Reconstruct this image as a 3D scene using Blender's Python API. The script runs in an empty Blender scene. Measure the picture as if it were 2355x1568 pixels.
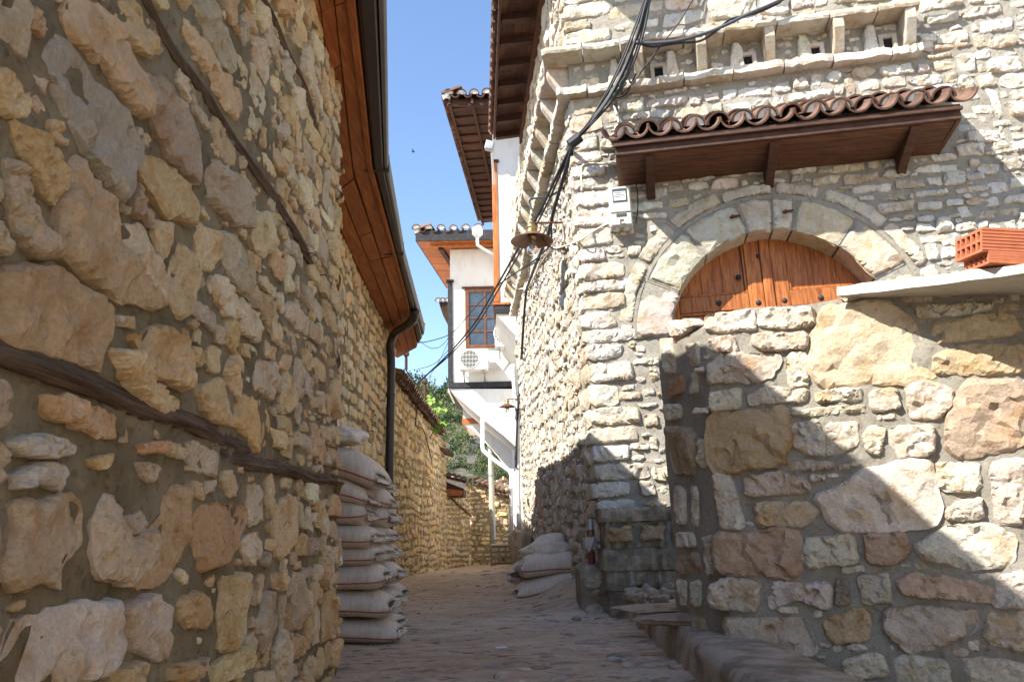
import bpy, math, random
import numpy as np
from mathutils import Vector, Matrix

scene = bpy.context.scene
# ---------------------------------------------------------------- camera
F = 1750.0                      # focal length in units of a 2355 px wide picture
PITCH, ROLL = math.radians(14.39), math.radians(1.4)
CAM = np.array([0.0, 0.0, 1.0])
FW = np.array([0, math.cos(PITCH), math.sin(PITCH)])
_u0 = np.array([0, -math.sin(PITCH), math.cos(PITCH)]); _r0 = np.array([1.0, 0, 0])
CR = _r0*math.cos(ROLL) - _u0*math.sin(ROLL)
CU = _u0*math.cos(ROLL) + _r0*math.sin(ROLL)
cd = bpy.data.cameras.new('camera'); cam = bpy.data.objects.new('camera', cd)
scene.collection.objects.link(cam)
cd.sensor_width = 36.0; cd.lens = F/2355*36.0; cd.clip_start = 0.05; cd.clip_end = 3000
M = Matrix.Identity(4)
for i in range(3):
    M[i][0], M[i][1], M[i][2], M[i][3] = CR[i], CU[i], -FW[i], CAM[i]
cam.matrix_world = M
scene.camera = cam

# ---------------------------------------------------------------- light
LDIR = np.array([0.77, 0.57, -0.93]); LDIR = LDIR/np.linalg.norm(LDIR)
w = bpy.data.worlds.new('World'); scene.world = w; w.use_nodes = True
nt = w.node_tree; nt.nodes.clear()
sky = nt.nodes.new('ShaderNodeTexSky'); sky.sky_type = 'NISHITA'; sky.sun_disc = False
sky.sun_elevation = math.asin(-LDIR[2]); sky.sun_rotation = math.atan2(-LDIR[0], -LDIR[1]) % (2*math.pi)
sky.altitude = 200; sky.air_density = 1.0; sky.dust_density = 0.45; sky.ozone_density = 3.0
bgn = nt.nodes.new('ShaderNodeBackground'); bgn.inputs[1].default_value = 0.122
out = nt.nodes.new('ShaderNodeOutputWorld')
nt.links.new(sky.outputs[0], bgn.inputs[0]); nt.links.new(bgn.outputs[0], out.inputs[0])
sd = bpy.data.lights.new('sun', 'SUN'); sd.energy = 4.8; sd.angle = math.radians(0.5); sd.color = (1.0, 0.945, 0.86)
so = bpy.data.objects.new('sun', sd); scene.collection.objects.link(so)
so.rotation_euler = Vector(LDIR).to_track_quat('-Z', 'Y').to_euler(); so.location = (-8, -10, 12)
vs = scene.view_settings
vs.view_transform = 'Standard'; vs.look = 'None'; vs.gamma = 1.0; vs.use_curve_mapping = False
vs.exposure = 1.45
scene.render.engine = 'CYCLES'
scene.cycles.max_bounces = 10; scene.cycles.diffuse_bounces = 8; scene.cycles.use_denoising = True

# ---------------------------------------------------------------- helpers
rnd = random.Random(11)
def A(*p): return np.array(p, float)
def nrm(v): v = np.asarray(v, float); return v/np.linalg.norm(v)
def ray(px, py): return FW + (px-1177.5)/F*CR - (py-784)/F*CU
def at(px, py, Y): d = ray(px, py); return CAM + d*(Y/d[1])
def atz(px, py, Z): d = ray(px, py); return CAM + d*((Z-CAM[2])/d[2])
def atx(px, py, X): d = ray(px, py); return CAM + d*(X/d[0])
def onpl(px, py, p0, n): d = ray(px, py); return CAM + d*(np.dot(np.asarray(p0)-CAM, n)/np.dot(d, n))
def proj(P):
    d = np.asarray(P)-CAM; z = d@FW
    return (1177.5+F*(d@CR)/z, 784-F*(d@CU)/z) if z > 0.05 else (-9e9, -9e9)
def in_view(P, m=60):
    x, y = proj(P); return -m < x < 2355+m and -m < y < 1568+m

COL = scene.collection
def rootloc(o):
    while o.parent: o = o.parent
    return np.array(o.location)
def thing(name, label, cat, loc, group=None, kind=None):
    o = bpy.data.objects.new(name, None); COL.objects.link(o); o.location = tuple(loc)
    o.empty_display_size = .1
    o['label'] = label; o['category'] = cat
    if group: o['group'] = group
    if kind: o['kind'] = kind
    return o
def tag(o, label, cat, group=None):
    o['label'] = label; o['category'] = cat
    if group: o['group'] = group
    return o
def new_mesh(name, v, f, mats, mi=None, smooth=False, tint=None, puv=None):
    me = bpy.data.meshes.new(name)
    me.from_pydata([tuple(map(float, p)) for p in v], [], [tuple(map(int, q)) for q in f])
    for m in (mats if isinstance(mats, (list, tuple)) else [mats]): me.materials.append(m)
    if mi is not None: me.polygons.foreach_set('material_index', np.array(mi, np.int32))
    if smooth: me.polygons.foreach_set('use_smooth', np.ones(len(me.polygons), bool))
    if tint is not None:
        a = me.attributes.new('tint', 'FLOAT_COLOR', 'POINT')
        t = np.asarray(tint, float)
        if t.ndim == 1: t = np.tile(t, (len(v), 1))
        a.data.foreach_set('color', np.hstack([t, np.ones((len(v), 1))]).astype(np.float32).ravel())
    if puv is not None:
        a = me.attributes.new('puv', 'FLOAT_VECTOR', 'POINT')
        a.data.foreach_set('vector', np.asarray(puv, np.float32).ravel())
    me.update()
    return me
def link(name, me, parent=None, loc=None):
    o = bpy.data.objects.new(name, me); COL.objects.link(o)
    if parent: o.parent = parent
    if loc is not None: o.location = tuple(loc)
    return o

class MB:
    def __init__(s): s.v = []; s.f = []; s.m = []
    def add(s, v, f, m=0):
        b = len(s.v); s.v += [np.asarray(p, float) for p in v]
        for q in f: s.f.append(tuple(b+i for i in q)); s.m.append(m)
        return s
    def obox(s, c, ax, ay, az, hx, hy, hz, m=0):
        c = np.asarray(c, float); ax, ay, az = nrm(ax)*hx, nrm(ay)*hy, nrm(az)*hz
        P = [c+i*ax+j*ay+k*az for k in (-1, 1) for j in (-1, 1) for i in (-1, 1)]
        return s.add(P, [(0, 2, 3, 1), (4, 5, 7, 6), (0, 1, 5, 4), (2, 6, 7, 3), (0, 4, 6, 2), (1, 3, 7, 5)], m)
    def box(s, p, q, m=0):
        p, q = np.asarray(p, float), np.asarray(q, float); h = np.abs(q-p)/2
        return s.obox((p+q)/2, (1, 0, 0), (0, 1, 0), (0, 0, 1), *h, m=m)
    def beam(s, a, b, w, h, up=(0, 0, 1), m=0):
        a, b = np.asarray(a, float), np.asarray(b, float); d = b-a; L = np.linalg.norm(d); d = d/L
        sd = nrm(np.cross(d, up)); u = np.cross(sd, d)
        return s.obox((a+b)/2, d, sd, u, L/2, w/2, h/2, m)
    def tube(s, pts, r, n=8, m=0, caps=True):
        pts = [np.asarray(p, float) for p in pts]; N = len(pts)
        R = r if isinstance(r, (list, tuple)) else [r]*N
        ref = A(0.13, 0.31, 0.94); rings = []
        for i, p in enumerate(pts):
            t = nrm(pts[min(i+1, N-1)]-pts[max(i-1, 0)])
            a = np.cross(t, ref); a = nrm(a) if np.linalg.norm(a) > 1e-4 else A(1, 0, 0); b = np.cross(t, a)
            rings.append([p+R[i]*(math.cos(2*math.pi*k/n)*a+math.sin(2*math.pi*k/n)*b) for k in range(n)])
        v = [q for g in rings for q in g]
        f = [(i*n+k, i*n+(k+1) % n, (i+1)*n+(k+1) % n, (i+1)*n+k) for i in range(N-1) for k in range(n)]
        if caps: f += [tuple(range(n))[::-1], tuple((N-1)*n+k for k in range(n))]
        return s.add(v, f, m)
    def lathe(s, o, prof, n=20, ax=(0, 0, 1), m=0):
        o = np.asarray(o, float); ax = nrm(ax); a = nrm(np.cross(ax, (0.3, 0.9, 0.2))); b = np.cross(ax, a)
        v = [o+ax*h+r*(math.cos(2*math.pi*k/n)*a+math.sin(2*math.pi*k/n)*b) for r, h in prof for k in range(n)]
        f = [(i*n+k, i*n+(k+1) % n, (i+1)*n+(k+1) % n, (i+1)*n+k) for i in range(len(prof)-1) for k in range(n)]
        return s.add(v, f, m)
    def prism(s, poly, vec, m=0):
        n = len(poly); v = [np.asarray(p, float) for p in poly]; vec = np.asarray(vec, float)
        v2 = v+[p+vec for p in v]
        f = [tuple(range(n)), tuple(range(2*n-1, n-1, -1))]+[(i, i+n, (i+1) % n+n, (i+1) % n) for i in range(n)]
        return s.add(v2, f, m)
    def grid(s, P, m=0, flip=False):
        P = np.asarray(P, float); a, b = P.shape[:2]
        f = [(i*b+j, i*b+j+1, (i+1)*b+j+1, (i+1)*b+j) for i in range(a-1) for j in range(b-1)]
        if flip: f = [q[::-1] for q in f]
        return s.add(P.reshape(-1, 3), f, m)
    def build(s, name, mats, parent=None, smooth=False, tint=None):
        v = np.array(s.v); off = np.zeros(3); loc = None
        if parent is not None: off = rootloc(parent)
        else: off = A((v[:, 0].min()+v[:, 0].max())/2, (v[:, 1].min()+v[:, 1].max())/2, v[:, 2].min()); loc = off
        me = new_mesh(name, v-off, s.f, mats, s.m, smooth, tint)
        return link(name, me, parent, loc)
def bevel(o, wd=.006, seg=2):
    md = o.modifiers.new('edge', 'BEVEL'); md.width = wd; md.segments = seg; md.limit_method = 'ANGLE'; md.angle_limit = .6
    return o
def spline(pts, n=8):
    P = [np.asarray(p, float) for p in pts]; P = [2*P[0]-P[1]]+P+[2*P[-1]-P[-2]]; o = []
    for i in range(1, len(P)-2):
        for k in range(n):
            t = k/n; a, b, c, d = P[i-1:i+3]
            o.append(.5*(2*b+(c-a)*t+(2*a-5*b+4*c-d)*t*t+(3*b-a-3*c+d)*t**3))
    o.append(P[-2]); return o
# cheap smooth noise: a sum of fixed random sines (works on arrays)
_rs = np.random.RandomState(5)
_NK = _rs.normal(0, 1, (24, 3)); _NK /= np.linalg.norm(_NK, axis=1)[:, None]; _NP = _rs.uniform(0, 6.28, 24)
def snoise(P, sc, o=3, k0=0):
    P = np.asarray(P, float); r = np.zeros(P.shape[:-1]); amp = 1.0
    for i in range(o):
        f = sc*1.9**i
        for j in range(4):
            k = (k0+i*4+j*5) % 24
            r += amp*np.sin(P@(_NK[k]*f)+_NP[k])*.35
        amp *= .55
    return r

# ---------------------------------------------------------------- materials
def mat(name, base=(.5, .5, .5), rough=.85, metal=0.0, spec=.25, coord='Object', scale=(1, 1, 1), tint=False, layers=(), bump=(), emit=None, trans=0.0, objvar=0.0):
    """layers: (noise scale, detail, lo, hi, colour or multiplier, strength, 'mix'|'mul'); bump: (scale, detail, rough, strength, distance)"""
    m = bpy.data.materials.new(name); m.use_nodes = True; t = m.node_tree; N = t.nodes; Lk = t.links.new
    b = N['Principled BSDF']; b.inputs['Roughness'].default_value = rough; b.inputs['Metallic'].default_value = metal
    b.inputs['Specular IOR Level'].default_value = spec
    if trans: b.inputs['Transmission Weight'].default_value = trans
    tc = N.new('ShaderNodeTexCoord'); mp = N.new('ShaderNodeMapping'); mp.inputs['Scale'].default_value = scale
    if objvar:
        oi = N.new('ShaderNodeObjectInfo'); cx = N.new('ShaderNodeVectorMath'); cx.operation = 'SCALE'
        cx.inputs[0].default_value = (17, 9, 13); Lk(oi.outputs['Random'], cx.inputs['Scale']); Lk(cx.outputs[0], mp.inputs['Location'])
    Lk(tc.outputs[coord], mp.inputs['Vector'])
    if tint:
        at_ = N.new('ShaderNodeAttribute'); at_.attribute_name = 'tint'; c = at_.outputs['Color']
    else:
        rgb = N.new('ShaderNodeRGB'); rgb.outputs[0].default_value = (*base, 1); c = rgb.outputs[0]
    if objvar:
        hv = N.new('ShaderNodeHueSaturation'); mr = N.new('ShaderNodeMapRange')
        mr.inputs['To Min'].default_value = 1-objvar; mr.inputs['To Max'].default_value = 1+objvar
        Lk(oi.outputs['Random'], mr.inputs['Value']); Lk(mr.outputs[0], hv.inputs['Value']); Lk(c, hv.inputs['Color']); c = hv.outputs[0]
    for (sc, det, lo, hi, col, st, mode) in layers:
        n = N.new('ShaderNodeTexNoise'); n.inputs['Scale'].default_value = sc; n.inputs['Detail'].default_value = det; n.inputs['Roughness'].default_value = .62
        Lk(mp.outputs[0], n.inputs['Vector'])
        r = N.new('ShaderNodeMapRange'); r.inputs['From Min'].default_value = lo; r.inputs['From Max'].default_value = hi; r.inputs['To Max'].default_value = st
        Lk(n.outputs['Fac'], r.inputs['Value'])
        x = N.new('ShaderNodeMix'); x.data_type = 'RGBA'; x.blend_type = 'MIX' if mode == 'mix' else 'MULTIPLY'
        Lk(r.outputs[0], x.inputs[0]); Lk(c, x.inputs[6]); x.inputs[7].default_value = (*col, 1); c = x.outputs[2]
    Lk(c, b.inputs['Base Color'])
    prev = None
    for (sc, det, rg, st, di) in bump:
        n = N.new('ShaderNodeTexNoise'); n.inputs['Scale'].default_value = sc; n.inputs['Detail'].default_value = det; n.inputs['Roughness'].default_value = rg
        Lk(mp.outputs[0], n.inputs['Vector'])
        bp = N.new('ShaderNodeBump'); bp.inputs['Strength'].default_value = st; bp.inputs['Distance'].default_value = di
        Lk(n.outputs['Fac'], bp.inputs['Height'])
        if prev: Lk(prev, bp.inputs['Normal'])
        prev = bp.outputs[0]
    if prev: Lk(prev, b.inputs['Normal'])
    if emit: b.inputs['Emission Color'].default_value = (*emit[0], 1); b.inputs['Emission Strength'].default_value = emit[1]
    return m

m_stone = mat('limestone', tint=True, rough=.92, spec=.15, layers=[
    (4.5, 7, .34, .66, (.80, .77, .72), .8, 'mul'), (9, 9, .52, .66, (.86, .68, .44), .65, 'mul'), (6, 8, .58, .72, (.62, .52, .42), .6, 'mul'),
    (16, 8, .56, .68, (1.30, 1.29, 1.25), .6, 'mul'), (34, 6, .61, .71, (.52, .46, .40), .7, 'mul'), (95, 4, .38, .62, (.80, .77, .74), .75, 'mul'), (170, 4, .58, .68, (.60, .55, .50), .5, 'mul')],
    bump=[(17, 11, .72, .75, .026), (60, 8, .7, .65, .007), (190, 4, .7, .4, .002)])
m_stone_far = mat('limestone_far', tint=True, rough=.92, spec=.12, layers=[
    (3, 5, .35, .65, (.82, .79, .72), .7, 'mul'), (14, 6, .52, .7, (.80, .62, .40), .5, 'mul'), (40, 3, .58, .72, (.5, .45, .4), .6, 'mul')],
    bump=[(16, 9, .7, .7, .03)])
m_mortar_brown = mat('mortar_brown', (.35, .28, .178), .95, spec=.1, layers=[
    (3, 7, .38, .62, (.58, .54, .48), .9, 'mul'), (7, 7, .48, .66, (1.3, 1.22, 1.08), .7, 'mul'), (38, 7, .54, .66, (.55, .52, .48), .7, 'mul'), (30, 7, .56, .68, (1.35, 1.3, 1.2), .6, 'mul')],
    bump=[(14, 10, .8, 1.0, .035), (45, 9, .8, 1.0, .014), (140, 4, .7, .6, .004)])
m_mortar_grey = mat('mortar_grey', (.375, .348, .298), .95, spec=.1, layers=[
    (3, 6, .35, .65, (.74, .72, .68), .8, 'mul'), (9, 6, .5, .7, (1.3, 1.27, 1.2), .5, 'mul'), (38, 7, .54, .66, (.6, .58, .54), .7, 'mul'), (30, 7, .56, .68, (1.3, 1.27, 1.2), .6, 'mul')],
    bump=[(14, 10, .8, .9, .03), (45, 9, .8, .9, .012), (140, 4, .7, .6, .004)])
def wood(name, base, dark, sc, rough=.6, ov=.12): 
    return mat(name, base, rough, spec=.3, scale=sc, objvar=ov, layers=[
        (6, 8, .40, .62, dark, .9, 'mul'), (22, 5, .45, .65, (.66, .56, .5), .65, 'mul'), (1.1, 3, .35, .7, (.66, .58, .54), .7, 'mul')],
        bump=[(18, 6, .6, .25, .004)])
m_wood_soffit = wood('varnished_pine', (.44, .165, .052), (.62, .46, .36), (9, .8, 9))
m_wood_door = wood('varnished_door_wood', (.47, .175, .046), (.50, .36, .26), (9, 9, .8), .5)
m_wood_canopy = wood('stained_canopy_wood', (.125, .060, .033), (.55, .45, .38), (.9, 9, 9), .6)
m_wood_dark = wood('dark_eave_wood', (.085, .042, .026), (.55, .45, .4), (1.2, 5, 5), .7)
m_wood_old = mat('weathered_beam', (.17, .118, .082), .9, spec=.15, scale=(8, 1.0, 14), layers=[
    (5, 8, .4, .62, (.40, .36, .34), .9, 'mul'), (14, 5, .5, .7, (1.7, 1.6, 1.5), .6, 'mul')], bump=[(7, 9, .7, .9, .025)])
m_wood_window = wood('brown_window_wood', (.17, .072, .032), (.6, .5, .42), (6, 6, 2), .55)
m_wood_post = wood('orange_post', (.52, .19, .055), (.6, .42, .3), (8, 8, .8), .55)
m_black_paint = mat('black_paint', (.022, .022, .024), .6, layers=[(9, 6, .5, .7, (3.2, 3, 3), .5, 'mul')], bump=[(20, 6, .6, .3, .01)])
m_plaster = mat('white_plaster', (.70, .685, .65), .9, spec=.15, scale=(1, 1, .45), layers=[(4, 7, .50, .70, (.74, .70, .64), .6, 'mul'), (1.6, 7, .45, .72, (.86, .84, .80), .55, 'mul'), (12, 6, .62, .74, (.84, .81, .77), .4, 'mul')],
    bump=[(6, 7, .6, .25, .02), (45, 4, .6, .15, .004)])
m_terracotta = mat('terracotta', (.17, .105, .078), .9, spec=.12, objvar=.3, layers=[
    (9, 7, .42, .66, (.42, .38, .36), .85, 'mul'), (24, 6, .55, .70, (1.6, 1.5, 1.4), .5, 'mul')], bump=[(30, 8, .7, .5, .01)])
m_limewash = mat('limewashed_mortar', (.66, .65, .62), .95, spec=.1, layers=[(14, 6, .45, .65, (.62, .6, .57), .6, 'mul')], bump=[(25, 8, .7, .6, .012)])
m_gutter_brown = mat('brown_gutter', (.032, .025, .022), .42, spec=.4, layers=[(2, 5, .4, .7, (1.5, 1.45, 1.4), .5, 'mul')])
m_gutter_grey = mat('grey_gutter_lip', (.15, .145, .14), .5, metal=.5, spec=.4, layers=[(3, 6, .4, .65, (.7, .7, .7), .6, 'mul')])
m_pvc = mat('white_pvc', (.58, .60, .62), .5, spec=.35, layers=[(4, 6, .5, .7, (.78, .77, .75), .5, 'mul')])
m_galv = mat('galvanised_metal', (.38, .39, .40), .5, metal=.6, layers=[(7, 6, .4, .65, (.55, .54, .52), .7, 'mul')])
m_brass = mat('brass', (.42, .30, .12), .35, metal=.9, layers=[(20, 5, .45, .7, (.55, .5, .45), .7, 'mul')])
m_lampshade = mat('brown_enamel_shade', (.17, .095, .068), .45, metal=.3, layers=[(12, 6, .45, .7, (.65, .6, .58), .6, 'mul')])
m_iron = mat('rusty_iron', (.10, .048, .034), .8, metal=.3, layers=[(25, 6, .45, .65, (.6, .5, .45), .7, 'mul')], bump=[(50, 6, .6, .4, .004)])
m_cable = mat('black_cable', (.018, .018, .02), .55, spec=.35)
m_cable_blue = mat('slate_cable', (.055, .065, .085), .5, spec=.35)
m_cable_cream = mat('cream_cable', (.60, .52, .40), .6)
m_bulb = mat('bulb_glass', (.9, .9, .88), .05, spec=.5, trans=.92)
m_filament = mat('amber_filament', (.75, .30, .06), .5)
m_glass = mat('window_glass', (.035, .045, .058), .06, spec=.6, layers=[(2.5, 4, .45, .65, (2.2, 2.3, 2.4), .5, 'mul')])
m_ac = mat('white_ac_casing', (.74, .73, .70), .5, spec=.3, layers=[(5, 5, .5, .72, (.85, .82, .76), .5, 'mul')])
m_acdark = mat('opening_shade_and_dark_frame', (.045, .052, .042), .7)  # paints the shade in fan and meter openings; also the dark meter frame
m_meter = mat('grey_meter_plastic', (.44, .44, .41), .5, spec=.3, layers=[(9, 6, .45, .68, (.80, .78, .72), .6, 'mul')])
m_meterglass = mat('meter_window', (.06, .07, .085), .12, spec=.6)
m_paper = mat('white_print', (.62, .65, .66), .6)
m_sticker = mat('pink_seal_tag', (.62, .30, .30), .6)
m_insul = mat('green_glass_insulator', (.05, .13, .08), .12, spec=.6)
m_brick = mat('hollow_brick_clay', (.44, .15, .078), .9, spec=.12, layers=[(12, 6, .45, .7, (.72, .68, .66), .6, 'mul')], bump=[(60, 6, .65, .35, .004)])
m_slab = mat('pale_stone_slab', (.43, .405, .35), .92, spec=.12, layers=[(6, 7, .45, .66, (.72, .66, .58), .7, 'mul'), (40, 5, .58, .7, (.55, .5, .45), .6, 'mul')], bump=[(12, 10, .7, .55, .02)])
m_concrete = mat('mossy_concrete', (.36, .31, .245), .95, spec=.1, layers=[(5, 7, .42, .62, (.38, .36, .30), .9, 'mul'), (12, 6, .55, .7, (1.7, 1.62, 1.5), .6, 'mul')], bump=[(10, 10, .75, .9, .05), (50, 6, .7, .5, .01)])
m_kerb = mat('stained_kerb', (.43, .36, .285), .95, spec=.1, scale=(2, 2, 1.2), layers=[(4, 7, .42, .62, (.52, .48, .43), .9, 'mul'), (12, 6, .55, .7, (1.35, 1.3, 1.2), .5, 'mul')], bump=[(9, 10, .75, .8, .03), (50, 6, .7, .5, .008)])
m_dirt = mat('dusty_earth', (.68, .55, .42), .97, spec=.06, scale=(1, 2.6, 1), layers=[
    (.9, 7, .38, .62, (.78, .72, .68), .8, 'mul'), (3.2, 8, .48, .66, (.72, .68, .66), .7, 'mul'), (2.4, 6, .55, .7, (1.2, 1.17, 1.12), .6, 'mul'), (7, 7, .56, .63, (.42, .38, .35), .85, 'mul'), (30, 5, .60, .70, (.5, .46, .43), .7, 'mul'), (90, 3, .60, .7, (.5, .47, .45), .5, 'mul')],  # dark stretched streaks paint the shade of crevices into the earth colour
    bump=[(4, 10, .7, .9, .06), (28, 8, .7, .8, .014)])
m_cobble = mat('dusty_cobble', tint=True, rough=.85, spec=.2, layers=[(7, 7, .45, .62, (1.9, 1.6, 1.3), .6, 'mul'), (30, 5, .5, .7, (.6, .58, .56), .6, 'mul')], bump=[(12, 9, .7, .6, .02)])
m_meshgrass = mat('weed_leaf', (.085, .17, .05), .8)
m_vine = mat('vine_leaf', (.20, .30, .05), .6, spec=.3, objvar=.15)
m_rag = mat('grey_rag', (.44, .41, .385), .95, layers=[(9, 6, .45, .65, (.7, .67, .62), .7, 'mul')], bump=[(20, 8, .7, .5, .02)])
m_conduit = mat('red_corrugated_conduit', (.13, .032, .034), .5, spec=.35)
m_hole_shade = mat('painted_hole_shade', (.012, .011, .010), .95)  # near-black colour for the painted shade of the pigeon holes
m_bark = mat('pine_bark', (.13, .09, .06), .95)
def fabric(name, base, stripe=True, dirty=1.0):
    m = bpy.data.materials.new(name); m.use_nodes = True; t = m.node_tree; N = t.nodes; Lk = t.links.new
    b = N['Principled BSDF']; b.inputs['Roughness'].default_value = .8; b.inputs['Specular IOR Level'].default_value = .2
    a = N.new('ShaderNodeAttribute'); a.attribute_name = 'puv'; sp = N.new('ShaderNodeSeparateXYZ'); Lk(a.outputs['Vector'], sp.inputs[0])
    tc = N.new('ShaderNodeTexCoord')
    def noise(sc, det, vec, scale=None):
        n = N.new('ShaderNodeTexNoise'); n.inputs['Scale'].default_value = sc; n.inputs['Detail'].default_value = det
        if scale:
            mp = N.new('ShaderNodeMapping'); mp.inputs['Scale'].default_value = scale; Lk(vec, mp.inputs['Vector']); vec = mp.outputs[0]
        Lk(vec, n.inputs['Vector']); return n.outputs['Fac']
    def rng(v, lo, hi, a0=0., a1=1.):
        r = N.new('ShaderNodeMapRange'); r.inputs[1].default_value = lo; r.inputs[2].default_value = hi; r.inputs[3].default_value = a0; r.inputs[4].default_value = a1
        Lk(v, r.inputs[0]); return r.outputs[0]
    def mix(f, c, col, mode='MULTIPLY'):
        x = N.new('ShaderNodeMix'); x.data_type = 'RGBA'; x.blend_type = mode; Lk(f, x.inputs[0]); Lk(c, x.inputs[6]); x.inputs[7].default_value = (*col, 1); return x.outputs[2]
    rgb = N.new('ShaderNodeRGB'); rgb.outputs[0].default_value = (*base, 1); c = rgb.outputs[0]
    c = mix(rng(noise(3, 5, tc.outputs['Object']), .4, .65, 0, .6*dirty), c, (.80, .76, .72))
    c = mix(rng(noise(1, 4, a.outputs['Vector'], (70, 9, 1)), .42, .62, 0, .5), c, (.72, .70, .70))
    c = mix(rng(noise(1, 3, a.outputs['Vector'], (7, 130, 1)), .45, .65, 0, .35), c, (.74, .72, .72))
    c = mix(rng(noise(11, 5, tc.outputs['Object']), .6, .72, 0, .5*dirty), c, (.66, .56, .45))
    if stripe:
        for vc in (.535, .075):
            wob = N.new('ShaderNodeMath'); wob.operation = 'SUBTRACT'; Lk(sp.outputs[1], wob.inputs[0]); wob.inputs[1].default_value = vc
            ab = N.new('ShaderNodeMath'); ab.operation = 'ABSOLUTE'; Lk(wob.outputs[0], ab.inputs[0])
            c = mix(rng(ab.outputs[0], .012, .0075, 0, .95), c, (.30, .055, .06), 'MIX')
    Lk(c, b.inputs['Base Color'])
    bp = N.new('ShaderNodeBump'); bp.inputs['Strength'].default_value = .35; bp.inputs['Distance'].default_value = .006
    Lk(noise(1, 3, a.outputs['Vector'], (90, 14, 1)), bp.inputs['Height'])
    b2 = N.new('ShaderNodeBump'); b2.inputs['Strength'].default_value = .5; b2.inputs['Distance'].default_value = .02
    Lk(noise(9, 5, tc.outputs['Object']), b2.inputs['Height']); Lk(bp.outputs[0], b2.inputs['Normal']); Lk(b2.outputs[0], b.inputs['Normal'])
    return m
m_sack = fabric('woven_sack', (.63, .53, .42))
m_sack_white = fabric('white_woven_sack', (.68, .605, .52), True, .7)
m_bag = mat('empty_white_sack', (.68, .66, .62), .75, layers=[(9, 5, .45, .7, (.8, .77, .73), .5, 'mul')], bump=[(12, 6, .6, .5, .02)])
m_thread = mat('frayed_sack_edge', (.56, .47, .37), .95)
m_redline = mat('red_print_line', (.42, .08, .075), .85)
# ---------------------------------------------------------------- walls and stones
class Wall:
    def __init__(s, o, u, lean=(0, 0), n_toward=CAM):
        s.o = np.asarray(o, float); s.u = nrm(A(u[0], u[1], 0))
        s.V = A(lean[0], lean[1], 1.0)
        s.n = nrm(np.cross(s.u, s.V))
        if np.dot(s.n, np.asarray(n_toward)-s.o) < 0: s.n = -s.n
        s.amp = 0.0
        G = np.stack([s.u, s.V, s.n], 1); s.inv = np.linalg.inv(G)
    def bulge(s, u, v):
        if not s.amp: return 0*u
        return s.amp*snoise(np.stack([u, v, 0*u], -1), 2.2, 2)
    def P(s, u, v, w=0.0):
        u = np.asarray(u, float); v = np.asarray(v, float); w = np.asarray(w, float)+s.bulge(u, v)
        return s.o+u[..., None]*s.u+v[..., None]*s.V+w[..., None]*s.n
    def uv(s, px, py, w=0.0):
        p = onpl(px, py, s.o+w*s.n, s.n); q = s.inv@(p-s.o); return q[0], q[1]
    def trace(s, poly, w=0.0): return [s.uv(x, y, w) for x, y in poly]

class Occ:
    def __init__(s, u0, u1, v0, v1, r=.012):
        s.u0, s.v0, s.r = u0, v0, r; s.M = np.zeros((int((u1-u0)/r)+2, int((v1-v0)/r)+2), bool)
    def _box(s, poly):
        p = np.asarray(poly); lo = np.floor((p.min(0)-(s.u0, s.v0))/s.r).astype(int)-1; hi = np.ceil((p.max(0)-(s.u0, s.v0))/s.r).astype(int)+2
        lo = np.maximum(lo, 0); hi = np.minimum(hi, s.M.shape)
        if (hi <= lo).any(): return None
        gu = s.u0+(np.arange(lo[0], hi[0])+.5)*s.r; gv = s.v0+(np.arange(lo[1], hi[1])+.5)*s.r
        U, V = np.meshgrid(gu, gv, indexing='ij'); ins = np.zeros(U.shape, bool); n = len(p)
        for i in range(n):
            a, b = p[i], p[(i+1) % n]
            if a[1] == b[1]: continue
            c = ((a[1] > V) != (b[1] > V)) & (U < (b[0]-a[0])*(V-a[1])/(b[1]-a[1])+a[0]); ins ^= c
        return lo, hi, ins
    def take(s, poly):
        q = s._box(poly)
        if q: s.M[q[0][0]:q[1][0], q[0][1]:q[1][1]] |= q[2]
    def frac(s, poly):
        q = s._box(poly)
        if not q or not q[2].any(): return 1.0
        return (s.M[q[0][0]:q[1][0], q[0][1]:q[1][1]] & q[2]).sum()/q[2].sum()
def grow(poly, d):
    p = np.asarray(poly, float); c = p.mean(0); r = np.linalg.norm(p-c, axis=1)[:, None]+1e-9
    return c+(p-c)*(1+d/r)
def rock_poly(cx, cy, wd, ht, R, rect=.75, rot=0.0):
    P = []
    if R.random() < rect:                                # squarish block: four uneven corners, jogged sides
        cs = [(sx*wd/2*R.uniform(.80, 1.02), sy*ht/2*R.uniform(.72, 1.04)) for sx, sy in ((-1, -1), (1, -1), (1, 1), (-1, 1))]
        if R.random() < .35:
            k = R.randrange(4); cs[k] = (cs[k][0]*R.uniform(.55, .8), cs[k][1]*R.uniform(.7, .95))
        for i in range(4):
            a, b = cs[i], cs[(i+1) % 4]; P.append(a)
            for t in ((.5,) if R.random() < .5 else (.33, .7)):
                j = .075*min(wd, ht)*1.2; P.append((a[0]+(b[0]-a[0])*t+R.uniform(-j, j), a[1]+(b[1]-a[1])*t+R.uniform(-j, j)))
    else:
        n = R.randint(6, 9); a0 = R.uniform(0, 6.28); e = 2.6
        for i in range(n):
            a = a0+(i+R.uniform(-.36, .36))*6.283/n; ca, sa = math.cos(a), math.sin(a)
            rr = (abs(ca)**e+abs(sa)**e)**(-1/e)*R.uniform(.82, 1.06); P.append((rr*ca*wd/2, rr*sa*ht/2))
    c, s_ = math.cos(rot), math.sin(rot); sh = R.uniform(-.18, .18)
    return np.array([(cx+x*c-y*s_+sh*y, cy+x*s_+y*c) for x, y in P])
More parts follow.
